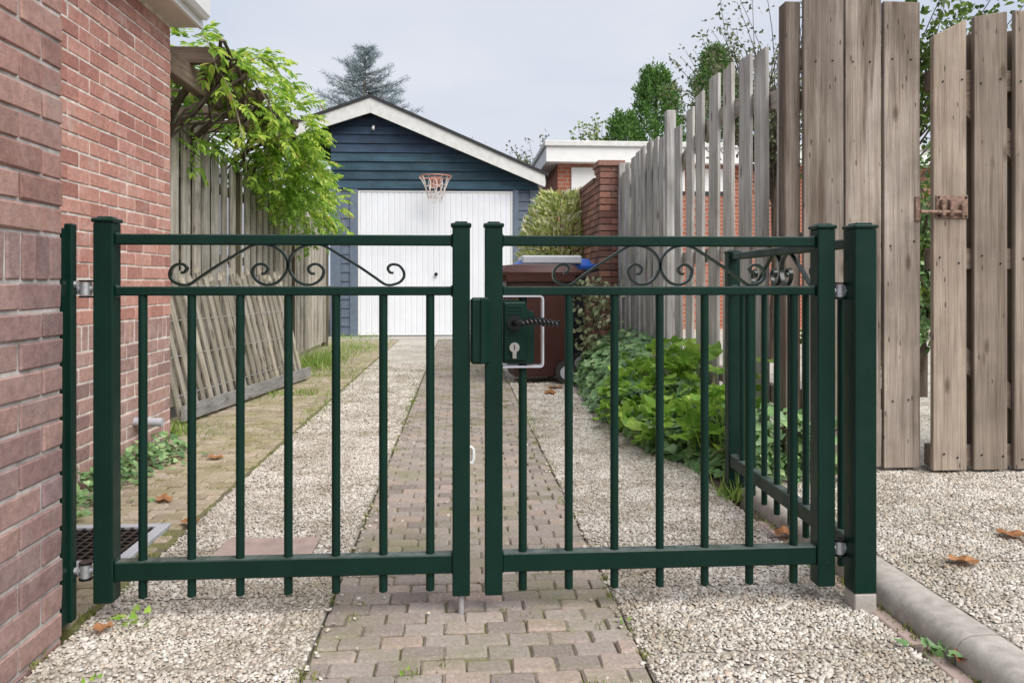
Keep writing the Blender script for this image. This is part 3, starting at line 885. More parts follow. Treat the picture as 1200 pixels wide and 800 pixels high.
gr = thing('gate_leaf', 'right leaf of the dark green steel driveway gate, with lock and twisted handle', 'gate', (.54, GY, 0), 'green steel driveway gate leaves')
XR0, XR1 = .088, 1.002
post_part(gr, XR0, GY, .047, ZB, ZT, 'lock_post')
post_part(gr, XR1, GY, .05, ZB, ZT, 'hinge_post')
steel_panel(gr, ident, [.167 + .1253 * i for i in range(7)], XR0 + .0235, XR1 - .025, sc=(.543, .96))
hinge(gr, XR1 + .02, 1.062, GY - .005, .862, 1); hinge(gr, XR1 + .02, 1.062, GY - .005, .152, 1)
# lock
lx = XR0 + .0245
m = MB(); m.prism([(lx + .001, .668), (lx + .084, .668), (lx + .084, .69), (lx + .084, .806), (lx + .074, .808), (lx + .064, .816), (lx + .054, .832), (lx + .044, .838), (lx + .001, .838)][::-1], 'y', GY - .017, GY + .017)
lock = part('lock_case', m, 'green', gr)
m = MB()
pts = [(lx, .659)] + [(lx + .100 + .008 * math.sin(t), .667 - .008 * math.cos(t)) for t in (0, .5, 1.0, 1.57)] + [(lx + .100 + .008 * math.cos(t), .840 + .008 * math.sin(t)) for t in (0, .5, 1.0, 1.57)] + [(lx, .848)]
m.ribbon(pts, .0022, GY - .023, GY + .02, lambda u, w, t: (u, t, w)); part('lock_guard', m, 'grey_plastic', lock)
m = MB(); m.box(lx + .002, lx + .062, GY - .0245, GY - .0165, .676, .832, .003); part('cover_plate', m, 'green', lock)
m = MB()
hx, hz = lx + .030, .778
m.tube([(hx, GY - .02, hz), (hx, GY - .036, hz)], .020, 16)
handle = part('handle_rose', m, 'black', lock, True)
m = MB()
m.tube([(hx, GY - .03, hz), (hx, GY - .062, hz), (hx + .006, GY - .068, hz + .001), (hx + .02, GY - .07, hz + .002)], .0085, 10)
n = 26; o0 = len(m.v)
for i in range(n):
    t = i / (n - 1)
    rr = .0075 + .0028 * math.sin(PI * min(1, t * 1.15)) ; a0 = t * 14
    for k in range(12):
        a = a0 + k * PI / 6
        r2 = rr * (1 + .22 * math.cos(4 * (a - a0) + 0))
        m.v.append((hx + .018 + t * .098, GY - .07 + r2 * math.cos(a), hz + .002 + .003 * math.sin(t * 5) + r2 * math.sin(a)))
for i in range(n - 1):
    for k in range(12):
        m.f.append((o0 + i * 12 + k, o0 + i * 12 + (k + 1) % 12, o0 + (i + 1) * 12 + (k + 1) % 12, o0 + (i + 1) * 12 + k))
m.f.append(tuple(o0 + (n - 1) * 12 + k for k in range(12)))
part('handle', m, 'black', handle, True)
m = MB()
m.tube([(hx, GY - .024, .712), (hx, GY - .034, .712)], .0135, 16); m.box(hx - .006, hx + .006, GY - .0335, GY - .024, .682, .706, .002)
part('key_cylinder', m, 'chrome', lock, True)
m = MB(); m.box(hx - .0012, hx + .0012, GY - .0352, GY - .0338, .706, .719); part('keyhole', m, 'black', lock)
for zz in (.802, .811, .820):
    m = MB(); m.box(hx - .022, hx + .022, GY - .0262, GY - .0244, zz - .0022, zz + .0018); part('press_ridge', m, 'green', lock)

# wall strip and fixed post
ws = thing('wall_strip', 'narrow dark green steel strip bolted to the brick pier beside the gate hinges', 'steel strip', (-1.02, 2.045, 0))
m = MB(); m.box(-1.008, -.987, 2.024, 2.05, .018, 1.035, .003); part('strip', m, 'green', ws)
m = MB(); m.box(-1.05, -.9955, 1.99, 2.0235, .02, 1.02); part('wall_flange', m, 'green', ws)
for zz in (.135, .868):
    m = MB(); m.tube([(-.986, GY - .033, zz + .012), (-.979, GY - .033, zz + .012)], .009, 6); part('bolt', m, 'galv', ws)

fp = thing('gate_post', 'square dark green steel post by the kerb, carrying the right gate leaf', 'gate post', (1.091, 2.035, 0))
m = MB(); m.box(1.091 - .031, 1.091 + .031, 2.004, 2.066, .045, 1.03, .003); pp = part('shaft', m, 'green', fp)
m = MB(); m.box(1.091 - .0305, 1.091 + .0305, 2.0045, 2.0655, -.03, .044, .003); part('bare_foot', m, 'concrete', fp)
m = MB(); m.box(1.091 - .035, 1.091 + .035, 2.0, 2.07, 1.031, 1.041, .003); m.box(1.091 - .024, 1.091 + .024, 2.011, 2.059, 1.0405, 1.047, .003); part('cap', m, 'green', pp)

sp = thing('steel_fence_panel', 'fixed dark green steel fence panel running back from the gate post', 'fence panel', (1.125, 2.65, 0))
YB = 3.2
def smap(s, t, z):
    return (1.118 + (s - 2.07) * .031 + t, s, z)
steel_panel(sp, smap, [2.20 + .125 * i for i in range(8)], 2.068, YB - .024, sc=(2.66, .96), zmid=(.850, .874), zfoot=.05)
post_part(sp, 1.154, YB, .05, -.03, 1.018, 'back_post')

# ================================================================== GARAGE
GF = 13.15
gar = thing('garage', 'navy blue timber garage with white gable trim and white door', 'garage', (-.43, GF, 0))
AX, AZ = -1.50, 3.98          # ridge
RX, RZ = 1.42, 2.72           # right eave, top of the barge board
LX, LZ = -2.80, 3.50          # left eave
sr = (AZ - RZ) / (RX - AX); sl = (AZ - LZ) / (AX - LX)
def roofz(x):
    return AZ - (x - AX) * sr if x > AX else AZ - (AX - x) * sl
m = MB()
m.prism([(-2.18, -.05), (-2.18, roofz(-2.18) - .2), (AX, AZ - .2), (1.33, roofz(1.33) - .2), (1.33, -.05)][::-1], 'y', GF + .04, 19.5)
part('wall', m, 'slate_s', gar)
# roof slabs
m = MB(); m.prism([(AX, AZ + .055), (RX + .06, RZ + .055 - .06 * sr), (RX + .06, RZ + .006 - .06 * sr), (AX, AZ + .006)], 'y', GF - .285, 19.7)
m.prism([(AX, AZ + .055), (AX, AZ + .006), (LX - .06, LZ + .006 - .06 * sl), (LX - .06, LZ + .055 - .06 * sl)], 'y', GF - .285, 19.7)
part('roof', m, 'roof', gar)
m = MB(); m.prism([(AX + .001, AZ + .004), (RX, RZ + .004), (RX, RZ - .20), (AX + .001, AZ - .25)], 'y', GF - .26, GF - .225); part('barge_board', m, 'barge', gar)
m = MB(); m.prism([(AX - .001, AZ + .004), (AX - .001, AZ - .25), (LX, LZ - .20), (LX, LZ + .004)], 'y', GF - .26, GF - .225); part('barge_board', m, 'barge', gar)
m = MB(); m.prism([(RX - .10, roofz(RX) - .16), (RX + .02, roofz(RX) - .16), (RX + .02, roofz(RX) - .05), (RX - .10, roofz(RX) - .05)], 'y', GF - .2, 19.6); part('gutter', m, 'grey_plastic', gar)
# gable siding, each board lapped over the one below
z = 2.50; i = 0
while z < AZ - .3:
    h = .152
    def xr(zz): return min(1.335, AX + (AZ - .15 - zz) / sr)
    def xl(zz): return max(-2.185, AX - (AZ - .15 - zz) / sl)
    a, b = z, z + h
    poly = [(xl(a), a), (xr(a), a), (xr(b), b), (xl(b), b)]
    if xr(a) - xl(a) > .2:
        mm = MB()
        y_f0, y_f1 = GF - .045, GF - .022
        n = len(poly)
        vs = [(p[0], y_f0 if p[1] == a else y_f1, p[1] + (.0 if p[1] == a else -.006)) for p in poly] + [(p[0], GF + .03, p[1] - (0 if p[1] == a else .006)) for p in poly]
        mm.convex(vs, [(0, 1, 2, 3), (4, 5, 6, 7), (0, 1, 5, 4), (1, 2, 6, 5), (2, 3, 7, 6), (3, 0, 4, 7)])
        part('siding_board', mm, 'teal' if i in (0, 1, 2, 3) else 'navy', gar)
    z += h; i += 1
# lower siding left and right of the door
for xa, xb in ((-2.02, -1.87), (.99, 1.18)):
    z = .02
    while z < 2.46:
        mm = MB(); h = .152
        vs = [(x, y, zz) for (zz, yf) in ((z, GF - .016), (min(z + h - .006, 2.49), GF - .001)) for x in (xa, xb) for y in (yf, GF + .035)]
        mm.convex(vs, [(0, 1, 3, 2), (4, 5, 7, 6), (0, 1, 5, 4), (2, 3, 7, 6), (0, 2, 6, 4), (1, 3, 7, 5)])
        part('siding_board', mm, 'slate_s', gar); z += h
for xa, xb in ((-2.195, -2.022), (-1.868, -1.738), (.892, .988), (1.182, 1.335)):
    m = MB(); m.box(xa, xb, GF - .035, GF + .035, .0, 2.494, .004); part('corner_trim', m, 'slate', gar)
m = MB(); m.box(-1.737, .891, GF - .03, GF + .035, 2.474, 2.496, .003); part('lintel', m, 'navy', gar)
# ribbed door
m = MB(); xs = []
dx0, dx1 = -1.705, .860
nr = 27; wv = (dx1 - dx0) / nr
poly = []
for k in range(nr):
    a = dx0 + k * wv
    poly += [(a + .004, GF + .006), (a + .012, GF - .004), (a + wv - .012, GF - .004), (a + wv - .004, GF + .006)]
n = len(poly)
vs = [(p[0], p[1], .035) for p in poly] + [(p[0], p[1], 2.44) for p in poly]
m.add(vs, [(k, k + 1, n + k + 1, n + k) for k in range(n - 1)])
m.box(dx0 + .004, dx1 - .004, GF + .0065, GF + .03, .035, 2.44)
door = part('garage_door', m, 'door_white', gar)
m = MB(); m.box(-1.736, dx0 + .002, GF - .014, GF + .03, .012, 2.472, .003).box(dx1 - .002, .890, GF - .014, GF + .03, .012, 2.472, .003)
m.box(dx0 + .003, dx1 - .003, GF - .014, GF + .03, 2.441, 2.472, .003).box(dx0 + .003, dx1 - .003, GF - .014, GF + .03, .012, .034, .003)
part('door_frame', m, 'white', door)
m = MB(); m.tube([(-.42, GF - .02, 1.05), (-.42, GF - .05, 1.05)], .03, 12); part('door_knob', m, 'black', door, True)
m = MB(); m.tube([(AX + .03, GF - .05, AZ - .44), (AX + .03, GF - .10, AZ - .46), (AX + .03, GF - .12, AZ - .50)], .025, 8); part('gable_lamp', m, 'white', gar, True)

# basketball hoop
hp = thing('basketball_hoop', 'small orange basketball hoop with tattered net above the white garage door', 'basketball hoop', (-.42, GF - .06, 2.6))
hc = Vector((-.42, GF - .38, 2.66)); hr = .265
m = MB(); m.tube([(hc.x + hr * math.cos(t * PI / 16), hc.y + hr * math.sin(t * PI / 16), hc.z) for t in range(33)], .011, 8, False); part('rim', m, 'hoop', hp, True)
m = MB(); m.box(hc.x - .09, hc.x + .09, GF - .075, GF - .05, 2.52, 2.70, .004)
for sx in (-.06, .06):
    m.tube([(hc.x + sx, GF - .07, 2.60), (hc.x + sx, hc.y + hr * .97, 2.655)], .01, 6)
part('bracket', m, 'hoop', hp)
m = MB()
for k in range(12):
    a = k * PI / 6
    pts = []
    for t in range(7):
        s = t / 6; rr = hr * (1 - .55 * s ** .7); aa = a + .12 * math.sin(s * 5 + k)
        pts.append((hc.x + rr * math.cos(aa), hc.y + rr * math.sin(aa), hc.z - .34 * s + .01 * math.sin(k * 3 + s * 4)))
    m.tube(pts, .0085, 5)
for s in (.45, .8, 1.0):
    rr = hr * (1 - .55 * s ** .7)
    m.tube([(hc.x + rr * math.cos(t * PI / 10), hc.y + rr * math.sin(t * PI / 10), hc.z - .34 * s + .02 * math.sin(t * 1.9)) for t in range(21)], .007, 5, False)
for k in range(5):
    a = k * 1.3
    m.tube([(hc.x + .12 * math.cos(a), hc.y + .12 * math.sin(a), hc.z - .33), (hc.x + .10 * math.cos(a + .4), hc.y + .1 * math.sin(a + .4), hc.z - .42 - .02 * (k % 2))], .007, 5)
part('net', m, 'net', hp)

# ================================================================== FLAT-ROOFED ANNEX (right, behind the fence)
AY = 14.2
an = thing('brick_annex', 'flat roofed red brick building with wide white fascia behind the right fence', 'building', (4.5, AY, 0))
m = MB(); m.box(1.80, 9.5, AY, AY + 7, -.05, 3.12); part('wall', m, 'annex', an)
m = MB(); m.prism([(1.56, 3.12), (9.8, 3.12), (9.8, 3.40), (1.56, 3.40)], 'y', AY - .25, AY + 7.2); part('fascia', m, 'white', an)
m = MB(); m.box(1.52, 9.85, AY - .30, AY + 7.3, 3.401, 3.50, .01); part('roof_edge', m, 'barge', an)
for xa, xb in ((2.05, 2.75), (2.78, 3.5), (3.53, 4.2), (4.23, 4.95)):
    m = MB(); m.box(xa, xb, AY - .03, AY + .02, 2.62, 3.05, .008); w_ = part('white_panel', m, 'white', an)
    m = MB(); m.box(xa, xb, AY - .015, AY + .02, 2.55, 2.617); part('sill', m, 'glass', w_)

# ================================================================== BRICK GARDEN WALL
gw = thing('garden_wall', 'dark red brick garden wall ending beside the right fence behind the bins', 'garden wall', (1.55, 9, 0))
wx0, wx1, wy0 = 1.43, 1.675, 7.85
m = MB(); m.box(wx0 + .012, wx1 - .012, wy0 + .012, 11.0, -.05, 1.96); m.box(wx0 + .012, wx1 - .012, wy0 + .012, wy0 + .3, 1.95, 2.08); part('mortar', m, 'mortar_brown', gw)
bm_f = [b.mesh('brick', 'garden_brick') for b in brick_variants(.21, .056, .235, 0, 3, 5)]
ch = .068; base = wloc(gw)
cnt = 0; fb = MB()
bsrc = brick_variants(.21, .056, .05, 0, 3, 9); bm_s = [b.mesh('brick', 'garden_brick') for b in bsrc]
head = []
for i in range(3):
    b = MB(); b.box(-.0575, .0575, -.05, .05, -.028, .028, .004); head.append(b.mesh('brick', 'garden_brick'))
front = MB(); front.box(-.118, .118, -.05, .05, -.028, .028, .004); front = front.mesh('brick', 'garden_brick')
for r_ in range(31):
    zc = .034 + r_ * ch
    if zc > 2.08:
        break
    cx = (wx0 + wx1) / 2
    if r_ % 2:
        link('brick', front, gw, Vector((cx, wy0 + .052, zc)) - base)
    else:
        for sx in (-.0605, .0605):
            link('brick', R.choice(head), gw, Vector((cx + sx, wy0 + .052 + R.uniform(-.003, .003), zc)) - base)
    y = wy0 + .105 + .005 + (.11 if r_ % 2 else 0)
    if r_ % 2:
        link('brick', R.choice(head), gw, Vector((wx0 + .0575, wy0 + .158, zc)) - base)
    top = 1.97 if True else 0
    while y < 10.9 and zc < (2.08 if y < wy0 + .2 else 1.95):
        p = Vector((wx0 + .025 + R.uniform(-.002, .002), y + .105, zc))
        if cnt < 190:
            link('brick', R.choice(bm_s), gw, p - base); cnt += 1
        else:
            b = R.choice(bsrc); fb.add([tuple(Vector(v) + p) for v in b.v], b.f)
        y += .22
if fb.v:
    part('bricks', fb, 'garden_brick', gw)['kind'] = 'stuff'
m = MB(); m.box(wx0 - .02, wx1 + .02, wy0 - .02, wy0 + .32, 2.10, 2.16, .006); part('cap', m, 'garden_brick', gw)
m = MB(); m.box(wx0 - .012, wx1 + .012, wy0 + .322, 11.0, 1.965, 2.02, .006); part('coping', m, 'garden_brick', gw)

# ================================================================== WOODEN FENCES
def slat_mesh(w, t, h, mat, slope=0.0, k=0):
    rr = random.Random(k)
    b = MB(); b.box(-t / 2, t / 2, -w / 2, w / 2, 0, h, .003)
    b.v = [(x, y + rr.uniform(-.002, .002), z + (slope * y if z > h / 2 else 0) + (rr.uniform(-.003, .003) if z > h / 2 else 0)) for x, y, z in b.v]
    return b.mesh('slat', mat)

# left fence: arched board panels, close boarded
lf = thing('board_fence', 'grey weathered arched board fence along the left side under the wisteria', 'fence', (-1.95, 7.8, 0))
base = wloc(lf); FX = -1.93
py = [4.55, 6.75, 8.95, 11.15]
for a, b in zip(py[:-1], py[1:]):
    n = 10; pitch = (b - a) / n
    for i in range(n):
        t = (i + .5) / n
        h = 1.80 + .27 * math.sin(PI * t) + R.uniform(-.01, .01)
        o = link('slat', slat_mesh(.132, .02, h - .06, 'fence_l', .27 * PI * math.cos(PI * t) / (b - a), R.randrange(99)), lf, Vector((FX + R.uniform(-.003, .003), a + t * (b - a), .06)) - base)
        o.rotation_euler = (R.uniform(-.006, .006), 0, R.uniform(-.03, .03))
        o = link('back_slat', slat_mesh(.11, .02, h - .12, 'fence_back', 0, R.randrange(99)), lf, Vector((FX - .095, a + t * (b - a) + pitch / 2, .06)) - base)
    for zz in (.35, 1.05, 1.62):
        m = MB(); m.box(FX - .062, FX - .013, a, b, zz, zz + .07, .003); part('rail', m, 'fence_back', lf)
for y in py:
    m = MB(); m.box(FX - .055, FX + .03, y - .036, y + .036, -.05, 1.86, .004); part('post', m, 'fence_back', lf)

# right fence: open slats, arched top
rf = thing('slat_fence', 'silver grey open slat fence with arched tops along the right side', 'fence', (1.55, 5.5, 0))
base = wloc(rf)
def fx(y): return 1.50 + .035 * (y - 3.4)
def rtop(y):
    if y < 5.66:
        t = (y - 3.36) / 2.3; return 1.94 + .20 * math.sin(PI * min(1, max(0, t * .95 + .02)))
    t = (y - 5.72) / 2.1; return 2.00 + .10 * math.sin(PI * t)
ys1 = [3.48, 3.77, 4.045, 4.32, 4.60, 4.88, 5.17, 5.46]
ys2 = [5.98, 6.22, 6.46, 6.70, 6.94, 7.18, 7.42, 7.66]
for y in ys1 + ys2:
    h = rtop(y) + R.uniform(-.012, .012)
    o = link('slat', slat_mesh(.166 if y < 5.6 else .16, .02, h - .07, 'fence_r', R.uniform(-.03, .03), R.randrange(99)), rf, Vector((fx(y) + R.uniform(-.003, .003), y, .07)) - base)
    o.rotation_euler = (R.uniform(-.006, .006), R.uniform(-.005, .005), -.035 + R.uniform(-.03, .03))
for y in [v + .12 for v in ys2]:
    link('back_slat', slat_mesh(.148, .02, rtop(y) - .1, 'fence_r', 0, R.randrange(99)), rf, Vector((fx(y) + .07, y, .07)) - base)
for seg in (ys1, ys2):
    for off in (-.24, None, None):
        pass
    for j, (za, curved) in enumerate(((-.29, True), (1.02, False), (.30, False))):
        m = MB(); N_ = 8; a, b = seg[0] - .12, seg[-1] + .12
        vs = []
        for i in range(N_ + 1):
            y = a + (b - a) * i / N_
            z0_ = rtop(y) + za if curved else za
            for dx in (.013, .050):
                for dz in (0, .085):
                    vs.append((fx(y) + dx, y, z0_ + dz))
        fs = []
        for i in range(N_):
            q = i * 4
            fs += [(q, q + 1, q + 5, q + 4), (q + 2, q + 6, q + 7, q + 3), (q, q + 4, q + 6, q + 2), (q + 1, q + 3, q + 7, q + 5)]
        fs += [(0, 2, 3, 1), (N_ * 4, N_ * 4 + 1, N_ * 4 + 3, N_ * 4 + 2)]
        m.add(vs, fs); part('rail', m, 'fence_rx', rf)
for y, h in ((5.72, 2.19), (7.8, 2.12)):
    m = MB(); m.box(fx(y) - .035, fx(y) + .035, y - .035, y + .035, -.05, h, .004); part('post', m, 'fence_r', rf)

# tall boards at the corner, facing the camera
def board_mesh(w, t, h, mat, sl=0.0, k=0, bev=.003):
    rr = random.Random(k)
    b = MB(); b.box(-w / 2, w / 2, -t / 2, t / 2, 0, h, bev)
    b.v = [(x + rr.uniform(-.0015, .0015), y, z + (sl * x + rr.uniform(-.003, .003) if z > h / 2 else 0)) for x, y, z in b.v]
    return b.mesh('board', mat)
tb = thing('tall_board_screen', 'three tall rough brown boards standing between slat fence and wooden yard gate', 'fence', (1.77, 3.31, 0))
base = wloc(tb)
for xa, xb, h, z0_, yy in ((1.508, 1.688, 2.17, .07, 3.30), (1.697, 1.862, 2.15, .07, 3.305), (1.872, 2.038, 2.135, .065, 3.30)):
    o = link('board', board_mesh(xb - xa, .026, h - z0_, 'board', R.uniform(-.05, .05), R.randrange(99)), tb, Vector(((xa + xb) / 2, yy, z0_)) - base)
for zz in (.32, 1.02, 1.84):
    m = MB(); m.box(1.50, 2.02, 3.319, 3.36, zz, zz + .09, .003); part('rail', m, 'ygate_x', tb)
m = MB(); m.box(1.435, 1.505, 3.318, 3.39, -.05, 2.135, .004); part('corner_post', m, 'board', tb)
m = MB(); m.box(1.955, 2.035, 3.362, 3.44, -.05, 1.98, .004); part('post', m, 'board', tb)
m = MB(); m.box(1.99, 2.025, 3.314, 3.34, .0, .066, .003); part('foot_block', m, 'board', tb)

yg = thing('yard_gate', 'wooden arched yard gate of wide pinkish grey boards with a rusty latch', 'gate', (2.6, 3.26, 0))
base = wloc(yg)
gx = 2.066; k = 0
def gtop(x): return float(np.interp(x, [2.066, 2.22, 2.255, 2.41, 2.7, 3.0, 3.2], [1.965, 2.045, 2.06, 2.085, 2.10, 2.05, 1.95]))
for k in range(6):
    xa = 2.068 + k * .188; xb = xa + .152
    xm = (xa + xb) / 2
    sl = (gtop(xb) - gtop(xa)) / .152
    o = link('board', board_mesh(.152, .024, gtop(xm) - .062, 'ygate', sl, 30 + k), yg, Vector((xm, 3.25, .062)) - base)
    if k < 5:
        link('back_board', board_mesh(.165, .02, gtop(xb + .02) - .17, 'ygate', sl, 60 + k), yg, Vector((xb + .018, 3.322, .10)) - base)
for zz in (.075, .945, 1.735):
    m = MB(); m.box(2.07, 3.15, 3.263, 3.311, zz, zz + .095, .003); part('rail', m, 'ygate_x', yg)
m = MB()
dv = Vector((.60, 0, -.64)).normalized()
for (p0, p1) in (((2.19, 1.735), (2.95, 1.045)), ((2.14, .62), (2.70, .18))):
    a = Vector((p0[0], 0, p0[1])); b = Vector((p1[0], 0, p1[1])); d = (b - a).normalized(); nrm = Vector((-d.z, 0, d.x)) * .045
    m = MB(); m.prism([(q.x, q.z) for q in (a + nrm, b + nrm, b - nrm, a - nrm)], 'y', 3.266, 3.308); part('brace', m, 'ygate_x', yg)
nail = MB(); nail.tube([(0, 0, 0), (0, -.003, 0)], .0042, 8); nail = nail.mesh('nail', 'black')
for k in range(3):
    xm = 2.068 + k * .188 + .076
    for zz in (.12, .99, 1.78):
        for dx in (-.04, .045):
            link('nail', nail, yg, Vector((xm + dx + R.uniform(-.012, .012), 3.2375, zz + R.uniform(-.02, .02))) - base)
for xm in (1.598, 1.78, 1.955):
    for zz in (.36, 1.06, 1.88):
        for dx in (-.045, .04):
            link('nail', nail, tb, Vector((xm + dx + R.uniform(-.015, .015), 3.287 if xm != 1.78 else 3.292, zz + R.uniform(-.02, .02))) - wloc(tb))
# latch
lz = 1.22; lxa = 2.078
m = MB(); m.box(lxa, lxa + .145, 3.231, 3.237, lz - .052, lz + .05, .002); lp = part('latch_plate', m, 'rust', yg)
m = MB(); m.tube([(2.0, 3.222, lz - .025), (lxa + .125, 3.222, lz - .025)], .0085, 8); part('bolt', m, 'rust', lp, True)
for dx in (.015, .052, .105):
    m = MB(); m.box(lxa + dx, lxa + dx + .018, 3.212, 3.232, lz - .043, lz + .03 - .02 * (dx > .1), .003); part('keeper', m, 'rust', lp)
for dx in (.01, .135):
    for dz in (-.042, .04):
        m = MB(); m.tube([(lxa + dx, 3.232, lz + dz), (lxa + dx, 3.228, lz + dz)], .005, 8); part('screw', m, 'black', lp)
m = MB(); m.box(2.012, 2.036, 3.279, 3.287, lz - .06, lz + .05, .002); part('catch_plate', m, 'rust', tb)

# leaning roll of wired pales with a grey board along its foot
pl = thing('paling_roll', 'unrolled wired paling of narrow wooden slats leaning on the left fence', 'paling', (-1.6, 6.0, 0))
base = wloc(pl)
A = Vector((-1.765, 4.98, .05)); B = Vector((-1.455, 7.12, .05)); lean = Vector((-.15, -.24, .96))
NP = 21; dirb = (B - A).normalized()
for i in range(NP):
    t = i / (NP - 1)
    p = A + (B - A) * t; hgt = .98 + R.uniform(-.04, .03)
    rr = random.Random(i)
    w_, th = .054 + R.uniform(-.007, .007), .018
    b = MB(); b.box(-th / 2, th / 2, -w_ / 2, w_ / 2, 0, hgt - .05, .003)
    top = [(0, 0, hgt)]
    b.convex([(-th / 2, -w_ / 2 + .003, hgt - .052), (th / 2, -w_ / 2 + .003, hgt - .052), (th / 2, w_ / 2 - .003, hgt - .052), (-th / 2, w_ / 2 - .003, hgt - .052), (-th / 2 + .002, 0, hgt), (th / 2 - .002, 0, hgt)],
             [(0, 1, 2, 3), (0, 1, 5, 4), (2, 3, 4, 5), (1, 2, 5), (0, 4, 3)])
    o = link('slat', b.mesh('slat', 'pale'), pl, p - base)
    ln = (lean + Vector((R.uniform(-.01, .01), R.uniform(-.03, .03), 0))).normalized()
    yv = (dirb - ln * dirb.dot(ln)).normalized(); xv = yv.cross(ln)
    o.rotation_euler = Matrix((xv, yv, ln)).transposed().to_euler()
for f_ in (.14, .40, .64, .88):
    pts = []
    for i in range(NP * 2 - 1):
        t = i / (NP * 2 - 2)
        s_ = .012 if i % 2 else -.004
        pts.append(A + (B - A) * t + lean * f_ * .97 + Vector((s_ + .008, -s_, R.uniform(-.004, .004))))
    m = MB(); m.tube(pts, .0022, 5); part('wire', m, 'galv', pl)
fbd = MB()
a2 = Vector((-1.735, 4.93, 0)); b2 = Vector((-1.40, 7.22, 0)); d2 = (b2 - a2); n2 = Vector((d2.y, -d2.x, 0)).normalized() * .011
Mv = []
fbd.convex([tuple(p + s * n2 + Vector((0, 0, z))) for p in (a2, b2) for s in (-1, 1) for z in (.022, .115)], [(0, 1, 3, 2), (4, 5, 7, 6), (0, 1, 5, 4), (2, 3, 7, 6), (0, 2, 6, 4), (1, 3, 7, 5)])
solo('plank', fbd, 'plinth_board', 'grey plank lying on edge along the foot of the leaning paling', 'plank', (-1.56, 6.1, 0))
# ladder at the garage corner
ld = thing('ladder', 'old dark ladder standing against the left end of the garage', 'ladder', (-2.3, 12.3, 0))
for sx in (-.12, .12):
    m = MB(); m.box(-2.26 + sx - .02, -2.26 + sx + .02, 12.45, 12.51, 0, 1.5, .003); part('rail', m, 'bark', ld)
for k in range(5):
    m = MB(); m.tube([(-2.37, 12.48, .25 + k * .27), (-2.15, 12.48, .25 + k * .27)], .016, 8); part('rung', m, 'fence_l', ld, True)

# pergola over the left fence
pg = thing('pergola', 'weathered timber pergola beam with short rafters under the wisteria', 'pergola', (-1.75, 5.9, 0))
m = MB(); m.box(-1.77, -1.70, 4.56, 7.6, 2.13, 2.27, .004); part('beam', m, 'pergola', pg)
for y in (4.98, 5.5, 6.05, 6.6, 7.2):
    m = MB(); m.prism([(-2.9, 2.272), (-1.56, 2.272), (-1.50, 2.33), (-1.50, 2.372), (-2.9, 2.372)], 'y', y - .03, y + .03); part('rafter', m, 'pergola_x', pg)
for y in (4.7, 7.4):
    m = MB(); m.box(-2.72, -2.64, y - .04, y + .04, 0, 2.27, .004); part('post', m, 'pergola', pg)
m = MB(); m.box(-2.71, -2.65, 4.56, 7.6, 2.13, 2.271, .004); part('beam', m, 'pergola', pg)

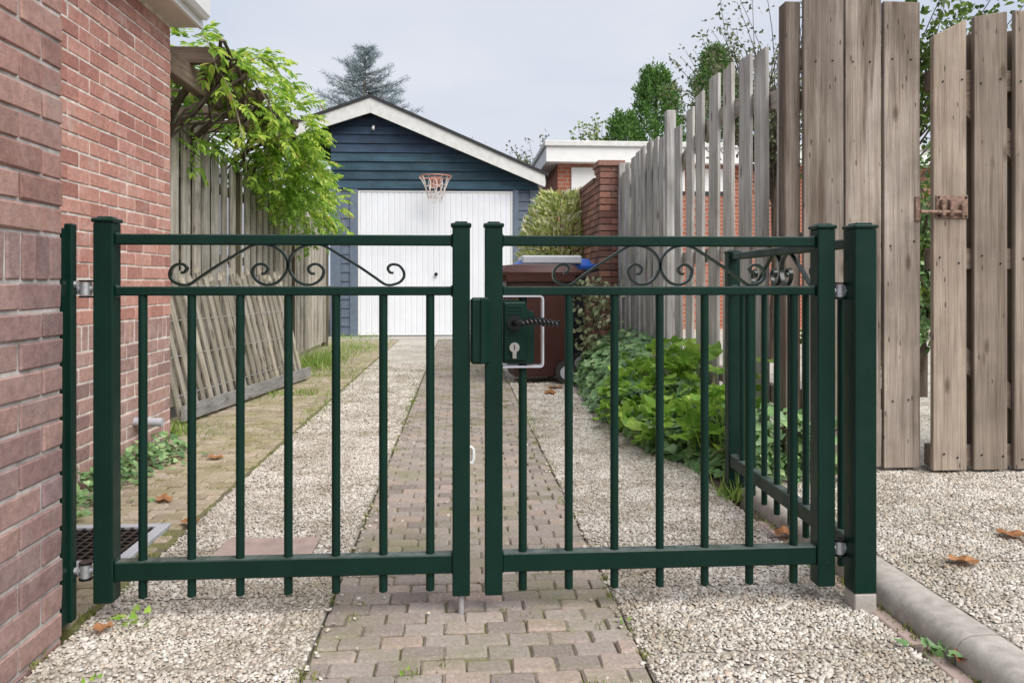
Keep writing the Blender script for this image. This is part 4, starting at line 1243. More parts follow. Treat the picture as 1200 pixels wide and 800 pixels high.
# ================================================================== BINS
def wheelie_bin(root, cx, cy, bodymat, lidmat, lidmat2, rz, sz=1.0):
    """front of the bin looks to -X, hinge and wheels at +X"""
    Mx = Matrix.Translation((cx, cy, 0)) @ Matrix.Rotation(rz, 4, 'Z') @ Matrix.Diagonal((1, 1, sz, 1))
    T = lambda mb: (setattr(mb, 'v', [tuple(Mx @ Vector(v)) for v in mb.v]), mb)[1]
    def ring(x0, x1, hw, z, b=.035):
        return [(x0 + b, -hw, z), (x1 - b, -hw, z), (x1, -hw + b, z), (x1, hw - b, z), (x1 - b, hw, z), (x0 + b, hw, z), (x0, hw - b, z), (x0, -hw + b, z)]
    m = MB(); R_ = [ring(-.235, .22, .20, .06), ring(-.25, .235, .21, .10), ring(-.335, .27, .27, .90), ring(-.335, .27, .27, .92)]
    vs = sum(R_, []); fs = [tuple(range(8))[::-1], tuple(range(24, 32))]
    for i in range(3):
        fs += [(i * 8 + k, i * 8 + (k + 1) % 8, i * 8 + 8 + (k + 1) % 8, i * 8 + 8 + k) for k in range(8)]
    m.add(vs, fs); body = part('body', T(m), bodymat, root, True)
    for yy in (-.14, 0, .14):      # moulded ribs on the front
        m = MB(); m.convex([(-.335, yy - .012, .8), (-.335, yy + .012, .8), (-.262, yy - .012, .15), (-.262, yy + .012, .15), (-.347, yy - .008, .8), (-.347, yy + .008, .8), (-.274, yy - .008, .15), (-.274, yy + .008, .15)],
                          [(0, 1, 3, 2), (4, 5, 7, 6), (0, 1, 5, 4), (2, 3, 7, 6), (0, 2, 6, 4), (1, 3, 7, 5)]); part('rib', T(m), bodymat, body)
    m = MB(); vs = ring(-.37, .29, .295, .905) + ring(-.375, .295, .30, .955)
    m.add(vs, [tuple(range(8))[::-1], tuple(range(8, 16))] + [(k, (k + 1) % 8, 8 + (k + 1) % 8, 8 + k) for k in range(8)]); part('rim', T(m), bodymat, root, True)
    m = MB(); vs = ring(-.415, .32, .30, .956) + ring(-.42, .325, .305, .985) + ring(-.36, .30, .265, 1.045) + ring(-.18, .22, .18, 1.062)
    fs = [tuple(range(8))[::-1], tuple(range(24, 32))]
    for i in range(3):
        fs += [(i * 8 + k, i * 8 + (k + 1) % 8, i * 8 + 8 + (k + 1) % 8, i * 8 + 8 + k) for k in range(8)]
    m.add(vs, fs); lid = part('lid', T(m), lidmat, root, True)
    m = MB(); m.box(-.435, -.40, -.20, .20, .935, .975, .008); part('grip', T(m), lidmat2, lid)
    m = MB(); m.tube([(.345, -.27, .985), (.345, .27, .985)], .022, 10); part('hinge_bar', T(m), lidmat2, lid, True)
    m = MB(); m.tube([(.27, -.22, .93), (.385, -.22, .955), (.385, .22, .955), (.27, .22, .93)], .016, 8); part('handle', T(m), bodymat, root, True)
    m = MB(); m.tube([(.20, -.26, .10), (.20, .26, .10)], .012, 8); part('axle', T(m), 'galv', root, True)
    for yy in (-.255, .255):
        m = MB(); m.tube([(.20, yy - .025, .10), (.20, yy + .025, .10)], .10, 20); w = part('wheel', T(m), 'rubber', root, True)
        m = MB(); s_ = -.0265 if yy < 0 else .0265
        m.tube([(.20, yy + s_ * .9, .10), (.20, yy + s_ * 1.2, .10)], .06, 16); part('hub', T(m), 'grey_plastic', w, True)
b1 = thing('wheeled_bin', 'brown wheeled refuse bin standing in front of the blue lidded one', 'wheeled bin', (.70, 6.95, 0), 'wheeled bins by the garden wall')
wheelie_bin(b1, .70, 6.98, 'brown_plastic', 'brown_plastic', 'brown_plastic', .12)
b2_ = thing('wheeled_bin', 'dark wheeled refuse bin with blue rimmed lid behind the brown one', 'wheeled bin', (.93, 7.65, 0), 'wheeled bins by the garden wall')
wheelie_bin(b2_, .95, 7.70, 'dark_plastic', 'blue_plastic', 'blue_plastic', .05, 1.075)
m = MB(); m.box(.59, 1.17, 7.376, 7.95, 1.075, 1.158, .014); part('lid_panel', m, 'grey_plastic', b2_)

# ================================================================== GROUND DETAILS
gt = thing('metal_grate', 'dark metal grid set into the mossy path beside the gate', 'grate', (-1.25, 2.69, 0))
m = MB()
x0, x1, y0, y1 = GRATE
for (a, b, c, d) in ((x0 - .04, x1 + .04, y0 - .035, y0), (x0 - .04, x1 + .04, y1, y1 + .035), (x0 - .04, x0, y0, y1), (x1, x1 + .04, y0, y1)):
    m.box(a, b, c, d, -.03, .006, .002)
part('frame', m, 'grey_plastic', gt)
m = MB()
for i in range(9):
    x = x0 + (i + .5) * (x1 - x0) / 9; m.box(x - .005, x + .005, y0, y1, -.012, .003)
for i in range(10):
    y = y0 + (i + .5) * (y1 - y0) / 10; m.box(x0, x1, y - .005, y + .005, -.013, .001)
part('grid', m, 'black', gt)
m = MB(); m.box(x0, x1, y0, y1, -.05, -.03); part('pit', m, 'rubber', gt)
m = MB(); m.box(PINK[0], PINK[1], PINK[2], PINK[3], -.02, .0075, .003)
solo('cover_slab', m, 'pinkslab', 'smooth pinkish slab let into the left pebble strip behind the gate', 'slab', (-.64, 2.6, 0))

def blades(cx, cy, n, sx, sy, h, z=0.0, w=.006):
    P = np.stack([cx + NR.normal(0, sx, n), cy + NR.normal(0, sy, n), np.full(n, z)], 1)
    D = np.stack([NR.normal(0, .5, n), NR.normal(0, .5, n), NR.uniform(.6, 1.2, n)], 1)
    N = rdir(n)
    L = h * NR.uniform(.4, 1.1, n)
    return leaves(P, D, N, L, w, BLADE, BLADE_F)

def tuft(label, cx, cy, n, sx, sy, h, z=0.0, cat='grass', name='grass_tuft', mat='grass', w=.006):
    o = bpy.data.objects.new(name, None); 
    V, F = blades(cx, cy, n, sx, sy, h, z, w)
    V = V - np.array((cx, cy, z))
    ob = link(name, np_mesh(name, V, F, mat), None, (cx, cy, z))
    bpy.data.objects.remove(o)
    return tag(ob, label, cat, 'grass tufts', 'stuff')
tuft('lush green grass clump at the far end of the leaning paling', -1.58, 8.5, 700, .14, .36, .20)
tuft('thin grass tuft at the foot of the back post of the steel panel', 1.13, 3.10, 70, .035, .05, .11)
tuft('low grass patch on the mossy path beside the grey plank', -1.38, 6.25, 220, .14, .10, .06)
tuft('grass along the foot of the garage left of its door', -1.75, 12.6, 220, .3, .12, .12)
tuft('grass growing at the corner of the house wall', -1.72, 4.62, 220, .06, .10, .10)
for x_, y_, n_, sx_, sy_, h_, lab in ((.44, 5.2, 150, .02, .30, .035, 'low grass along the right edge of the clinker pavers midway'), (-.37, 5.8, 130, .02, .35, .035, 'low grass along the left edge of the clinker pavers midway'),
        (.1, 4.9, 110, .16, .18, .022, 'thin grass in the clinker joints midway up the drive'), (-1.0, 5.6, 200, .05, .5, .04, 'low grass where mossy path meets the left pebble strip'),
        (-1.25, 7.6, 420, .18, .35, .07, 'mossy grass patch beyond the leaning paling'), (-1.55, 10.6, 1500, .25, .8, .08, 'rough grass in front of the left corner of the garage'), (-1.5, 4.75, 160, .12, .12, .05, 'small grass patch in front of the grey plank end')):
    tuft(lab, x_, y_, n_, sx_, sy_, h_, -.004, w=.004)
# moss and tiny grass in the joints
parts_ = []
for _ in range(230):
    y = 1.5 + 8.5 * R.random() ** 1.5
    side = R.random()
    if side < .33: x = PAVE[0] + R.gauss(0, .012)
    elif side < .55: x = PAVE[1] + R.gauss(0, .012)
    elif side < .8: x = R.uniform(PAVE[0], PAVE[1])
    else: x = -.985 + R.gauss(0, .02)
    parts_.append(blades(x, y, R.randint(14, 40), .010, .016, .011 + .009 * R.random(), -.004, .0028))
for _ in range(160):
    parts_.append(blades(R.uniform(-1.6, -1.0), R.uniform(3, 9), R.randint(8, 22), .03, .012, .013, -.003, .003))
for _ in range(46):
    parts_.append(blades(1.14 + R.gauss(0, .012), R.uniform(1.45, 3.0), R.randint(6, 16), .008, .03, .016, -.006, .004))
V, F = join_np(parts_)
o = link('joint_moss', np_mesh('joint_moss', V, F, 'moss')); tag(o, 'low moss and grass growing in the paving joints', 'moss', None, 'stuff')

def weed(label, cx, cy, n, sp, L, mat, z=0.0, cat='weed', name='weed', grp='weeds'):
    P = np.stack([cx + NR.normal(0, sp, n), cy + NR.normal(0, sp, n), z + NR.uniform(.004, .03, n)], 1)
    D = np.stack([P[:, 0] - cx, P[:, 1] - cy, NR.uniform(.0, .03, n)], 1) + NR.normal(0, .01, (n, 3))
    N = np.stack([NR.normal(0, .3, n), NR.normal(0, .3, n), np.ones(n)], 1)
    V, F = leaves(P, D, N, L * NR.uniform(.6, 1.1, n), L * .6, LEAF_IVY, IVY_F)
    o = thing(name, label, cat, (cx, cy, z), grp)
    npart('foliage', V, F, mat, o)
    return o
weed('small bright weed in the pebbles in front of the left gate leaf', -.83, 2.03, 16, .028, .028, 'mallow')
weed('tiny weed in the pebbles nearest to the brick pier', -.81, 1.72, 7, .016, .018, 'mallow')
weed('ivy sprig at the foot of the kerb in the lower right corner', 1.125, 1.73, 14, .03, .035, 'ivy')
weed('weed between gate post and steel fence panel', 1.13, 2.35, 30, .05, .035, 'ivy')
weed('tiny weed in a paver joint right of the gate middle', .415, 1.96, 6, .012, .014, 'mallow')
weed('tiny weed in the clinker pavers left of the gate middle', -.13, 1.72, 6, .012, .014, 'mallow')

def fallen_leaf(label, x, y, z, L, rz, mat='deadleaf'):
    m = MB(); pts = []
    n = 18
    for k in range(n):
        a = 2 * PI * k / n
        r = L * (.36 + .16 * abs(math.cos(2.5 * a)))
        pts.append((r * math.cos(a) * 1.25, r * math.sin(a), .006 + .012 * math.sin(a * 2 + rz) ** 2))
    m.add([(0, 0, .006)] + pts, [(0, 1 + k, 1 + (k + 1) % n) for k in range(n)])
    m.tube([(-L * .5, 0, .008), (-L * .9, L * .1, .012)], .0012, 4)
    o = link('fallen_leaf', m.mesh('fallen_leaf', mat), None, (x, y, z)); o.rotation_euler = (R.uniform(-.1, .1), R.uniform(-.1, .1), rz)
    tag(o, label, 'leaf', 'fallen leaves')
fallen_leaf('orange brown fallen leaf lying alone on the side yard slabs', 1.488, 2.18, .056, .075, .2)
fallen_leaf('orange fallen leaf under the steel fence panel', 1.12, 2.60, .012, .075, 1.0)
fallen_leaf('red brown fallen leaf highest up on the mossy path', -1.23, 3.95, .005, .06, .5)
fallen_leaf('pale brown fallen leaf in the middle of the mossy path', -1.20, 3.20, .005, .07, 2.0)
fallen_leaf('dark brown fallen leaf where mossy path meets the left pebble strip', -.99, 2.88, .006, .06, 2.6)
fallen_leaf('orange fallen leaf among the ivy sprig by the kerb', 1.15, 1.70, .012, .035, 1.4)
fallen_leaf('brown fallen leaf in the pebbles below the left hinge', -.90, 2.00, .008, .04, .3)
fallen_leaf('orange fallen leaf at the foot of the brown bin', .80, 6.45, .006, .12, .3)
fallen_leaf('yellow brown fallen leaf on the pebbles nearer than the bin leaf', .72, 6.15, .006, .11, 1.3)
fallen_leaf('brown fallen leaf on the yard slabs at the right picture edge', 1.80, 2.40, .056, .07, 2.2)

# ================================================================== VEGETATION
def plant(name, label, cat, loc, group=None):
    return thing(name, label, cat, loc, group)

# ivy along the house foot
iv = plant('ivy', 'low ivy patch at the foot of the red house wall', 'ivy', (-1.5, 3.4, 0))
n = 420
P = np.stack([-1.62 + np.abs(NR.normal(0, .11, n)), NR.uniform(2.95, 4.25, n), NR.uniform(.01, .10, n)], 1)
P[:, 2] *= np.clip(1 - (P[:, 0] + 1.62) / .35, .15, 1)
D = np.stack([NR.uniform(0, 1, n), NR.normal(0, .7, n), NR.normal(-.1, .3, n)], 1); N = np.stack([NR.normal(.5, .3, n), NR.normal(-.3, .3, n), np.ones(n)], 1)
V, F = leaves(P, D, N, NR.uniform(.022, .042, n), .032, LEAF_IVY, IVY_F); npart('foliage', V, F, 'ivy', iv)
m = MB()
for k in range(6):
    y = 3.0 + k * .2; m.tube([(-1.6, y, .01), (-1.5, y + .1, .03), (-1.42, y + .25, .015)], .003, 5)
part('stem', m, 'bark', iv)

# ivy bed on the right
ib = plant('ivy_bed', 'dense dark ivy mound between driveway and right fence behind the bins', 'ivy', (1.3, 5.6, 0))
n = 3000
yy = NR.uniform(3.25, 7.3, n); wd = np.interp(yy, [3.2, 4.0, 5.2, 6.6, 7.4], [.22, .50, .62, .58, .42])
u = NR.uniform(0, 1, n)
xx = np.interp(yy, [3.2, 7.4], [1.46, 1.60]) - u * wd
hh = np.interp(yy, [3.2, 4, 5.4, 6.6, 7.3], [.14, .24, .38, .46, .42]) * np.sqrt(np.clip(1 - u ** 2, 0, 1)) + .03 * np.sin(yy * 9 + xx * 14)
P = np.stack([xx, yy, np.clip(hh, .02, 1) * NR.uniform(.55, 1.08, n)], 1)
D = np.stack([-NR.uniform(.2, 1.2, n), NR.normal(-.3, .6, n), NR.normal(-.3, .35, n)], 1)
N = np.stack([NR.normal(-.5, .35, n), NR.normal(-.5, .35, n), np.ones(n)], 1)
V, F = leaves(P, D, N, NR.uniform(.04, .075, n), .06, LEAF_IVY, IVY_F); npart('foliage', V, F, 'ivy', ib)
m = MB()
for k in range(26):
    y = 3.4 + k * .15; m.tube([(1.5, y, .0), (1.35, y - .05, .18), (1.15, y - .1, .1)], .004, 5)
part('stem', m, 'bark', ib)
# side bed ivy behind the steel panel
n = 420
yy = NR.uniform(2.95, 3.3, n) + .15; xx = NR.uniform(1.2, 1.62, n)
P = np.stack([xx, yy, NR.uniform(.02, .36, n) * (1 - .3 * (xx - 1.2))], 1)
D = np.stack([NR.normal(0, .6, n), -NR.uniform(.2, 1, n), NR.normal(-.3, .4, n)], 1); N = np.stack([NR.normal(0, .4, n), NR.normal(-.8, .3, n), NR.uniform(.3, 1, n)], 1)
V, F = leaves(P, D, N, NR.uniform(.03, .055, n), .045, LEAF_IVY, IVY_F)
sv = plant('ivy', 'ivy seen through the bars of the steel fence panel', 'ivy', (1.4, 3.2, 0)); npart('foliage', V, F, 'ivy', sv)
m = MB()
for k in range(8):
    x = 1.22 + k * .05; m.tube([(x, 3.4, .0), (x + .02, 3.25, .2), (x + .03, 3.15, .28)], .003, 5)
part('stem', m, 'bark', sv)

# mallow with large lobed leaves (each leaf a part)
def lobed(L, k):
    rr = random.Random(k); m = MB(); n = 30; pts = []
    for i in range(n):
        a = -PI / 2 + .25 + (2 * PI - .5) * i / (n - 1)
        r = L * (.5 + .10 * math.cos(5 * (a - PI / 2)) + rr.uniform(-.025, .025))
        pts.append((r * math.cos(a), L * .35 + r * math.sin(a), .10 * L * math.cos(5 * (a - PI / 2)) - .25 * (r ** 2) / L + rr.uniform(-.01, .01) * L))
    mid = [(p[0] * .55, L * .05 + (p[1] - 0) * .55, p[2] * .4 + .03 * L) for p in pts]
    m.add([(0, 0, 0)] + mid + pts, [(0, 1 + i, 2 + i) for i in range(n - 1)] + [(1 + i, 1 + n + i, 2 + n + i, 2 + i) for i in range(n - 1)])
    return m.mesh('leaf', 'mallow', True)
LOB = [lobed(.115, k) for k in range(6)]
ml = plant('mallow_plant', 'bright green plant with large lobed leaves in front of the right fence', 'plant', (1.2, 4.4, 0))
base = wloc(ml); m = MB()
for k in range(230):
    if k < 150:
        y = R.uniform(3.45, 5.1)
    else:
        y = R.uniform(4.4, 6.0)
    xmin = 1.10 - .28 * max(0, math.sin((y - 3.4) * 1.5))
    x = R.uniform(max(.86, xmin), 1.44)
    hmax = .14 + .40 * min(1, (x - .82) / .5) * (1 if y < 5.1 else .7)
    z = R.uniform(.05, hmax)
    o = link('leaf', R.choice(LOB), ml, Vector((x, y, z)) - base)
    s = R.uniform(.5, 1.25); o.scale = (s, s, s)
    o.rotation_euler = (R.gauss(.35, .3), R.gauss(0, .3), R.uniform(-1.2, 1.2) + PI)
    m.tube([(x + R.uniform(0, .1), y + R.uniform(0, .1), 0), (x + .02, y + .02, z * .6), (x, y, z)], .0025, 4)
part('stem', m, 'mallow', ml)
# dry twigs in the bed
for i, (a, b, lab) in enumerate((((.98, 4.55, .10), (1.18, 4.25, .03), 'short thick dry twig lying in the green plants'), ((1.25, 4.9, .42), (1.32, 4.2, .10), 'long dry twig slanting through the green plants by the fence'),
                               ((1.22, 5.0, .30), (1.28, 4.1, .02), 'thin dry twig lowest in the green plants'), ((1.43, 4.25, .36), (1.38, 4.2, .10), 'upright forked dry twig near the fence back post'))):
    a, b = Vector(a), Vector(b); m = MB()
    m.tube([a, (a + b) / 2 + Vector((0, 0, .015)), b], [.009, .007, .004], 6)
    m.tube([(a + b) / 2, (a + b) / 2 + Vector((.05, -.03, .05))], .003, 5)
    solo('twig', m, 'twig', lab, 'twig', tuple(b), 'dry twigs in the bed')
# pale shrub beside the bin
rs = plant('pale_shrub', 'thin pale leaved shrub in front of the dark bin and garden wall', 'shrub', (1.15, 6.9, 0))
n = 240
P = np.stack([NR.normal(1.17, .10, n), NR.normal(6.75, .12, n), NR.uniform(.3, .92, n)], 1)
V, F = leaves(P, rdir(n) + np.array((-.3, -.3, 0)), rdir(n) + np.array((0, -.6, .8)), NR.uniform(.04, .08, n), .045); npart('foliage', V, F, 'rose', rs)
m = MB()
for k in range(7):
    m.tube([(1.2, 6.85, 0), (1.18 + R.uniform(-.08, .08), 6.8, .4), (1.17 + R.uniform(-.15, .15), 6.7 + R.uniform(-.1, .1), .9)], .006, 5)
part('stem', m, 'bark', rs)
# variegated shrub behind the bins
vs_ = plant('variegated_shrub', 'cone shaped variegated cream and green shrub behind the bins', 'shrub', (1.18, 9.4, 0))
n = 5200
zz = NR.uniform(0, 1, n) ** .9 * 1.98
rad = np.where(zz < 1.1, .52, .52 * np.sqrt(np.clip(1 - ((zz - 1.1) / .98) ** 2, .02, 1))) * NR.uniform(.55, 1.06, n)
aa = NR.uniform(0, 2 * PI, n)
P = np.stack([1.17 + .05 * zz + rad * np.cos(aa) * .95, 9.4 + rad * np.sin(aa), zz], 1)
D = np.stack([np.cos(aa), np.sin(aa), NR.uniform(.2, 1.4, n)], 1) + NR.normal(0, .3, (n, 3))
V, F = leaves(P, D, rdir(n), NR.uniform(.07, .14, n), .034, LEAF_THIN, THIN_F); npart('foliage', V, F, 'variegated', vs_)
m = MB()
for k in range(8):
    a = k * .8; m.tube([(1.18, 9.4, 0), (1.18 + .2 * math.cos(a), 9.4 + .2 * math.sin(a), .8), (1.2 + .12 * math.cos(a), 9.4 + .12 * math.sin(a), 1.7)], [.02, .012, .005], 5)
part('stem', m, 'bark', vs_)

# wisteria -----------------------------------------------------------------
wi = plant('wisteria', 'yellow green wisteria sprawling over the pergola and the left fence', 'climber', (-1.85, 6.5, 0))
def compound(base_pts, dirs, rl, nl=6, ll=.055, lw=.021, droop=.35):
    """pinnate leaves: leaflets in pairs on a drooping rachis; returns leaflet P, D, N"""
    P = []; Dd = []; Nn = []
    for b, d in zip(base_pts, dirs):
        d = d / np.linalg.norm(d)
        side = np.cross(d, (0, 0, 1.0)); side /= (np.linalg.norm(side) + 1e-6)
        L = rl * R.uniform(.6, 1.15); tw = R.uniform(-.5, .5)
        for i in range(nl):
            t = .2 + .8 * (i + 1) / nl
            p = b + d * L * t + np.array((0, 0, -droop * L * t * t))
            dd = d + np.array((0, 0, -2 * droop * t))
            for sg in (-1, 1):
                P.append(p); Dd.append(side * sg * .9 + dd * .55 + np.array((0, 0, sg * tw - .25))); Nn.append(np.array((R.gauss(0, .25), R.gauss(0, .25), 1)))
        P.append(b + d * L + np.array((0, 0, -droop * L))); Dd.append(d + np.array((0, 0, -2 * droop))); Nn.append(np.array((0, 0, 1.0)))
    return np.array(P), np.array(Dd), np.array(Nn)
blobs = [  # centre, radii, number of compound leaves, leaf colour
    ((-1.85, 5.45, 2.47), (.28, .45, .06), 60, 'vine'),
    ((-1.58, 6.2, 2.48), (.20, .38, .11), 62, 'vine'),
    ((-1.54, 6.85, 2.28), (.22, .38, .22), 100, 'vine'),
    ((-1.63, 7.4, 2.03), (.24, .40, .21), 88, 'vine'),
    ((-1.73, 8.1, 1.88), (.26, .42, .21), 75, 'vine'),
    ((-1.72, 8.7, 1.76), (.26, .38, .19), 62, 'vine'),
    ((-1.74, 7.1, 1.92), (.20, .35, .17), 60, 'vine_dark'),
    ((-1.72, 7.7, 1.78), (.22, .40, .20), 65, 'vine_dark'),
    ((-1.72, 8.5, 1.65), (.24, .45, .18), 60, 'vine_dark'),
    ((-2.05, 5.7, 2.05), (.20, .8, .20), 60, 'vine_dark'),
    ((-2.35, 6.5, 2.45), (.5, 1.4, .14), 90, 'vine_dark'),
]
acc = {'vine': [], 'vine_dark': []}
for c, r, k, mt in blobs:
    Pb, dn = inball(k, c, r)
    dd = dn * np.array((1, 1, .6)) + NR.normal(0, .35, (k, 3)) + np.array((.25, -.15, .1))
    P, D, N = compound(Pb, dd, .24)
    acc[mt].append(leaves(P, D, N, NR.uniform(.042, .082, len(P)), NR.uniform(.02, .034, len(P)), LEAF_VINE, VINE_F))
# long arching shoots
shoots = []; sm = MB()
for k in range(28):
    t = k / 27; y = 5.0 + 4.2 * t + R.uniform(-.2, .2)
    b = np.array((-1.60 - .02 * t + R.uniform(-.15, .15), y, 2.42 - .5 * t + R.uniform(-.1, .1)))
    out = np.array((R.uniform(-.15, .32), R.uniform(-.4, .3), R.uniform(-.25, .35)))
    pts = [b + out * s + np.array((0, 0, -.35 * s * s)) for s in np.linspace(0, R.uniform(.6, 1.1), 7)]
    sm.tube([tuple(p) for p in pts], .0035, 4)
    P, D, N = compound(np.array(pts[2:]), np.array([out + NR.normal(0, .5, 3) for _ in pts[2:]]), .16, 5)
    acc['vine'].append(leaves(P, D, N, .07, .03, LEAF_VINE, VINE_F))
V, F = join_np(acc['vine']); npart('foliage', V, F, 'vine', wi)
V, F = join_np(acc['vine_dark']); npart('lower_foliage', V, F, 'vine_dark', wi)
part('shoot', sm, 'twig', wi)['kind'] = 'stuff'
m = MB()
trunk = [(-2.12, 5.3, 0), (-2.08, 5.25, .8), (-2.02, 5.3, 1.5), (-1.92, 5.25, 2.0), (-1.74, 5.3, 2.29), (-1.66, 5.6, 2.34), (-1.68, 6.4, 2.36), (-1.6, 7.4, 2.3), (-1.5, 8.6, 2.1)]
m.tube(catmull(trunk, 5), .028, 8)
for k in range(26):
    y = 5.0 + R.random() * 2.2
    pts = [(-1.95 + R.uniform(-.1, .1), y, 1.75 + R.uniform(0, .2)), (-1.80 + R.uniform(-.08, .08), y + R.uniform(-.2, .2), 2.0), (-1.66 + R.uniform(-.06, .06), y + R.uniform(-.3, .3), 2.2 + R.uniform(-.1, .1)),
           (-1.60 + R.uniform(-.1, .14), y + R.uniform(-.4, .4), 2.34 + R.uniform(-.06, .05)), (-1.75 + R.uniform(-.1, .2), y + R.uniform(-.2, .5), 2.41)]
    m.tube(catmull(pts, 4), R.uniform(.005, .013), 6)
part('trunk', m, 'bark', wi, True)

# trees --------------------------------------------------------------------
def spruce(label, x, y, H, rb, zlow):
    t = plant('spruce_tree', label, 'tree', (x, y, 0))
    m = MB(); m.tube([(x, y, 0), (x + .03, y, H * .5), (x, y, H - .1)], [.22, .12, .015], 8); part('trunk', m, 'bark', t, True)
    acc = []; bm_ = MB()
    z = zlow
    while z < H - .05:
        f = (H - z) / (H - zlow)
        nb = int(5 + 4 * f)
        for k in range(nb):
            a = R.uniform(0, 2 * PI); L = rb * (f ** .75) * R.uniform(.5, 1.2) + .08
            d = np.array((math.cos(a), math.sin(a), R.uniform(.05, .55)))
            b = np.array((x, y, z + R.uniform(-.1, .1)))
            e = b + d * L
            bm_.tube([tuple(b), tuple(b + d * L * .6 + np.array((0, 0, -.04 * L))), tuple(e)], [.018, .01, .004], 4)
            nn = int(55 + 150 * L)
            s = NR.uniform(.12, 1.02, nn)
            P = b + d * L * s[:, None] + NR.normal(0, .05, (nn, 3)) * np.array((1, 1, .7))
            P[:, 2] -= .05 * L * np.sin(s * PI)
            D = d * .8 + NR.normal(0, .7, (nn, 3)) + np.array((0, 0, .25))
            acc.append(leaves(P, D, rdir(nn), NR.uniform(.07, .15, nn), .016, NEEDLE, NEEDLE_F))
        z += .15
    V, F = join_np(acc); npart('crown', V, F, 'spruce', t); part('branch', bm_, 'bark', t)
spruce('grey blue spruce top rising behind the garage roof', -2.75, 22.2, 7.75, 1.75, 4.4)

def leafy(name, label, cat, loc, trunk_h, blobs, n, ll, lw, mat, twigs=30, tr=.1, group=None, tpl=LEAF_OVAL, tf=OVAL_F, tw_r=.012):
    t = plant(name, label, cat, loc, group)
    x, y, _ = loc
    top = max(b[0][2] for b in blobs)
    m = MB(); m.tube([(x, y, 0), (x + .05, y + .05, trunk_h * .5), (x, y, trunk_h)], [tr, tr * .75, tr * .5], 8); part('trunk', m, 'bark', t, True)
    m = MB(); acc = []
    for c, r, share in blobs:
        for k in range(twigs):
            e = np.array(c) + rdir(1)[0] * np.array(r) * R.uniform(.5, 1.1)
            s = np.array((x, y, trunk_h * R.uniform(.75, 1)))
            mid = (s + e) / 2 + NR.normal(0, .12, 3) * max(r) + np.array((0, 0, .1))
            m.tube(catmull([tuple(s), tuple(mid), tuple(e)], 4), [tw_r * (1 - .09 * i) for i in range(9)], 4)
            q = int(n * share / twigs)
            if q:
                u_ = NR.uniform(.35, 1.05, q)[:, None]
                P = (1 - u_) ** 2 * s + 2 * u_ * (1 - u_) * mid + u_ ** 2 * e + NR.normal(0, .055, (q, 3)) * np.array(r)
                P[:, 2] = np.maximum(P[:, 2], .1)
                acc.append(leaves(P, rdir(q) + np.array((0, 0, -.1)), rdir(q) + np.array((0, -.3, .6)), ll * NR.uniform(.6, 1.2, q), lw, tpl, tf))
    part('branch', m, 'bark', t)
    V, F = join_np(acc); npart('crown', V, F, mat, t)
    return t

def thuja(label, x, y, H, rb, n=16000, mat='thuja'):
    t = plant('thuja_tree', label, 'tree', (x, y, 0), 'evergreens behind the annex')
    m = MB(); m.tube([(x, y, 0), (x, y, H * .6), (x, y, H - .2)], [.16, .09, .01], 8); part('trunk', m, 'bark', t, True)
    # feathery sprays
    acc = []; ns = 420
    for k in range(ns):
        z = H * (.35 + .65 * R.random() ** .9); f = min(1, (H - z) / (H * .5)); a = R.uniform(0, 2 * PI)
        rr = rb * (f ** .6) * R.uniform(.45, 1.0)
        b = np.array((x + rr * math.cos(a) * .6, y + rr * math.sin(a) * .6, z - .2)); d = np.array((math.cos(a) * .7, math.sin(a) * .7, .9)); L = R.uniform(.3, .65) * (.6 + .4 * f)
        q = n // ns; s = NR.uniform(0, 1, q)
        P = b + d * L * s[:, None] + NR.normal(0, .10, (q, 3)) * (1.15 - s[:, None] * .8)
        acc.append(leaves(P, d + NR.normal(0, .5, (q, 3)), rdir(q), NR.uniform(.07, .14, q), .05, LEAF_THIN, THIN_F))
    V, F = join_np(acc); npart('crown', V, F, mat, t)
thuja('bright green thuja top left of the slat fence post', 5.8, 22.5, 7.3, 1.75)
thuja('darker green thuja rising behind the arched slat fence', 7.7, 22.9, 8.0, 1.9)
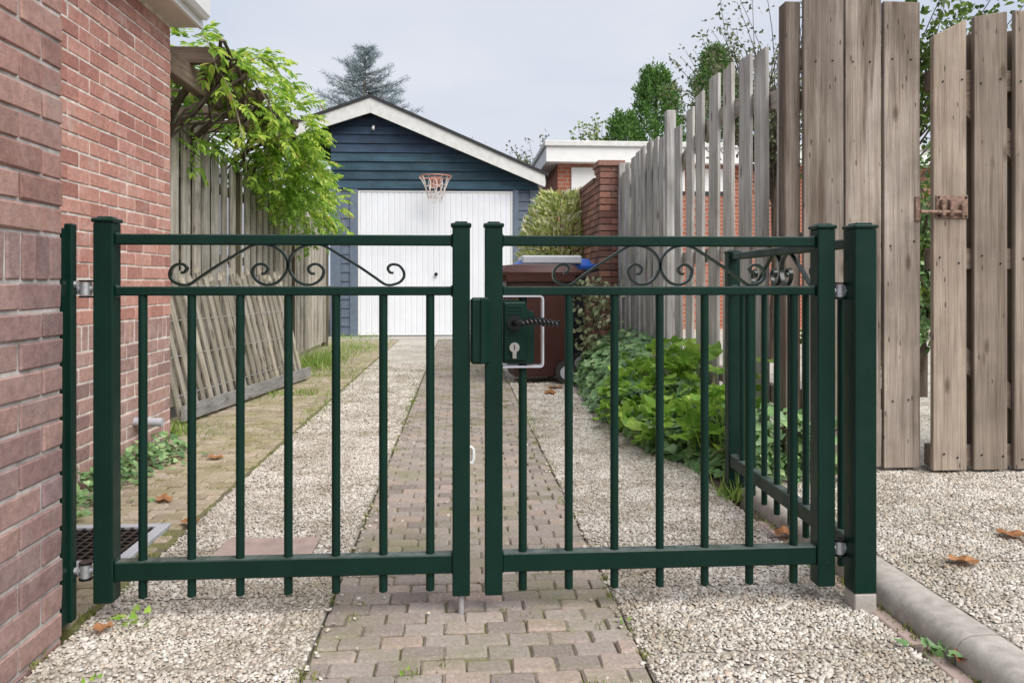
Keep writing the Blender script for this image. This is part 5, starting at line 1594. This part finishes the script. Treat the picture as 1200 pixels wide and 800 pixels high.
thuja('small green thuja lowest beside the white fascia', 4.75, 22.0, 5.8, 1.3, 11000)
leafy('shrub', 'sparse grey leaved shrub above the corner between garage and annex', 'shrub', (2.4, 22.5, 0), 3.6, [((2.3, 22.5, 4.75), (.8, .6, .85), .6), ((1.6, 22.3, 4.4), (.6, .5, .6), .4)], 1000, .10, .07, 'olive', 24, .08, 'shrubs behind the annex')
leafy('shrub', 'light green leafy shrub above the white fascia of the annex', 'shrub', (4.0, 22.4, 0), 3.6, [((3.95, 22.2, 5.0), (.85, .6, .75), 1)], 1300, .12, .09, 'fresh', 30, .08, 'shrubs behind the annex')
leafy('shrub', 'wispy shrub just over the right roof slope of the garage', 'shrub', (.2, 22.0, 0), 2.8, [((.3, 22.0, 4.55), (1.1, .5, .5), 1)], 300, .09, .06, 'olive', 10, .06, 'shrubs behind the annex')
leafy('tree', 'sparsely leaved tree with fine twigs behind the arched slat fence', 'tree', (3.5, 8.4, 0), 2.3, [((2.85, 8.2, 3.10), (.65, .6, .60), .4), ((3.35, 8.2, 3.6), (.8, .7, .75), .4), ((3.3, 8.3, 2.7), (.7, .6, .5), .2)], 3600, .055, .036, 'olive', 46, .07, None, tw_r=.0075)
leafy('tree', 'green tree top above the wooden yard gate', 'tree', (4.7, 8.2, 0), 2.4, [((4.55, 7.8, 3.45), (.8, .7, .5), .4), ((5.35, 7.7, 3.55), (.9, .7, .6), .4), ((4.15, 7.9, 3.05), (.55, .6, .6), .2)], 3600, .085, .06, 'tree_leaf', 20, .1)
leafy('hedge_shrub', 'dark green shrub seen through the gap beside the yard gate', 'shrub', (3.4, 5.5, 0), .7, [((3.35, 5.5, 1.1), (.55, .5, .75), .6), ((3.4, 5.6, 1.75), (.6, .5, .7), .4)], 4200, .06, .045, 'ivy', 22, .06)
leafy('hedge_shrub', 'light green shrub behind the tall brown boards', 'shrub', (2.65, 4.9, 0), .7, [((2.6, 4.9, 1.0), (.45, .4, .75), .6), ((2.75, 5.0, 1.7), (.45, .4, .5), .4)], 2600, .06, .045, 'tree_leaf', 20, .05)
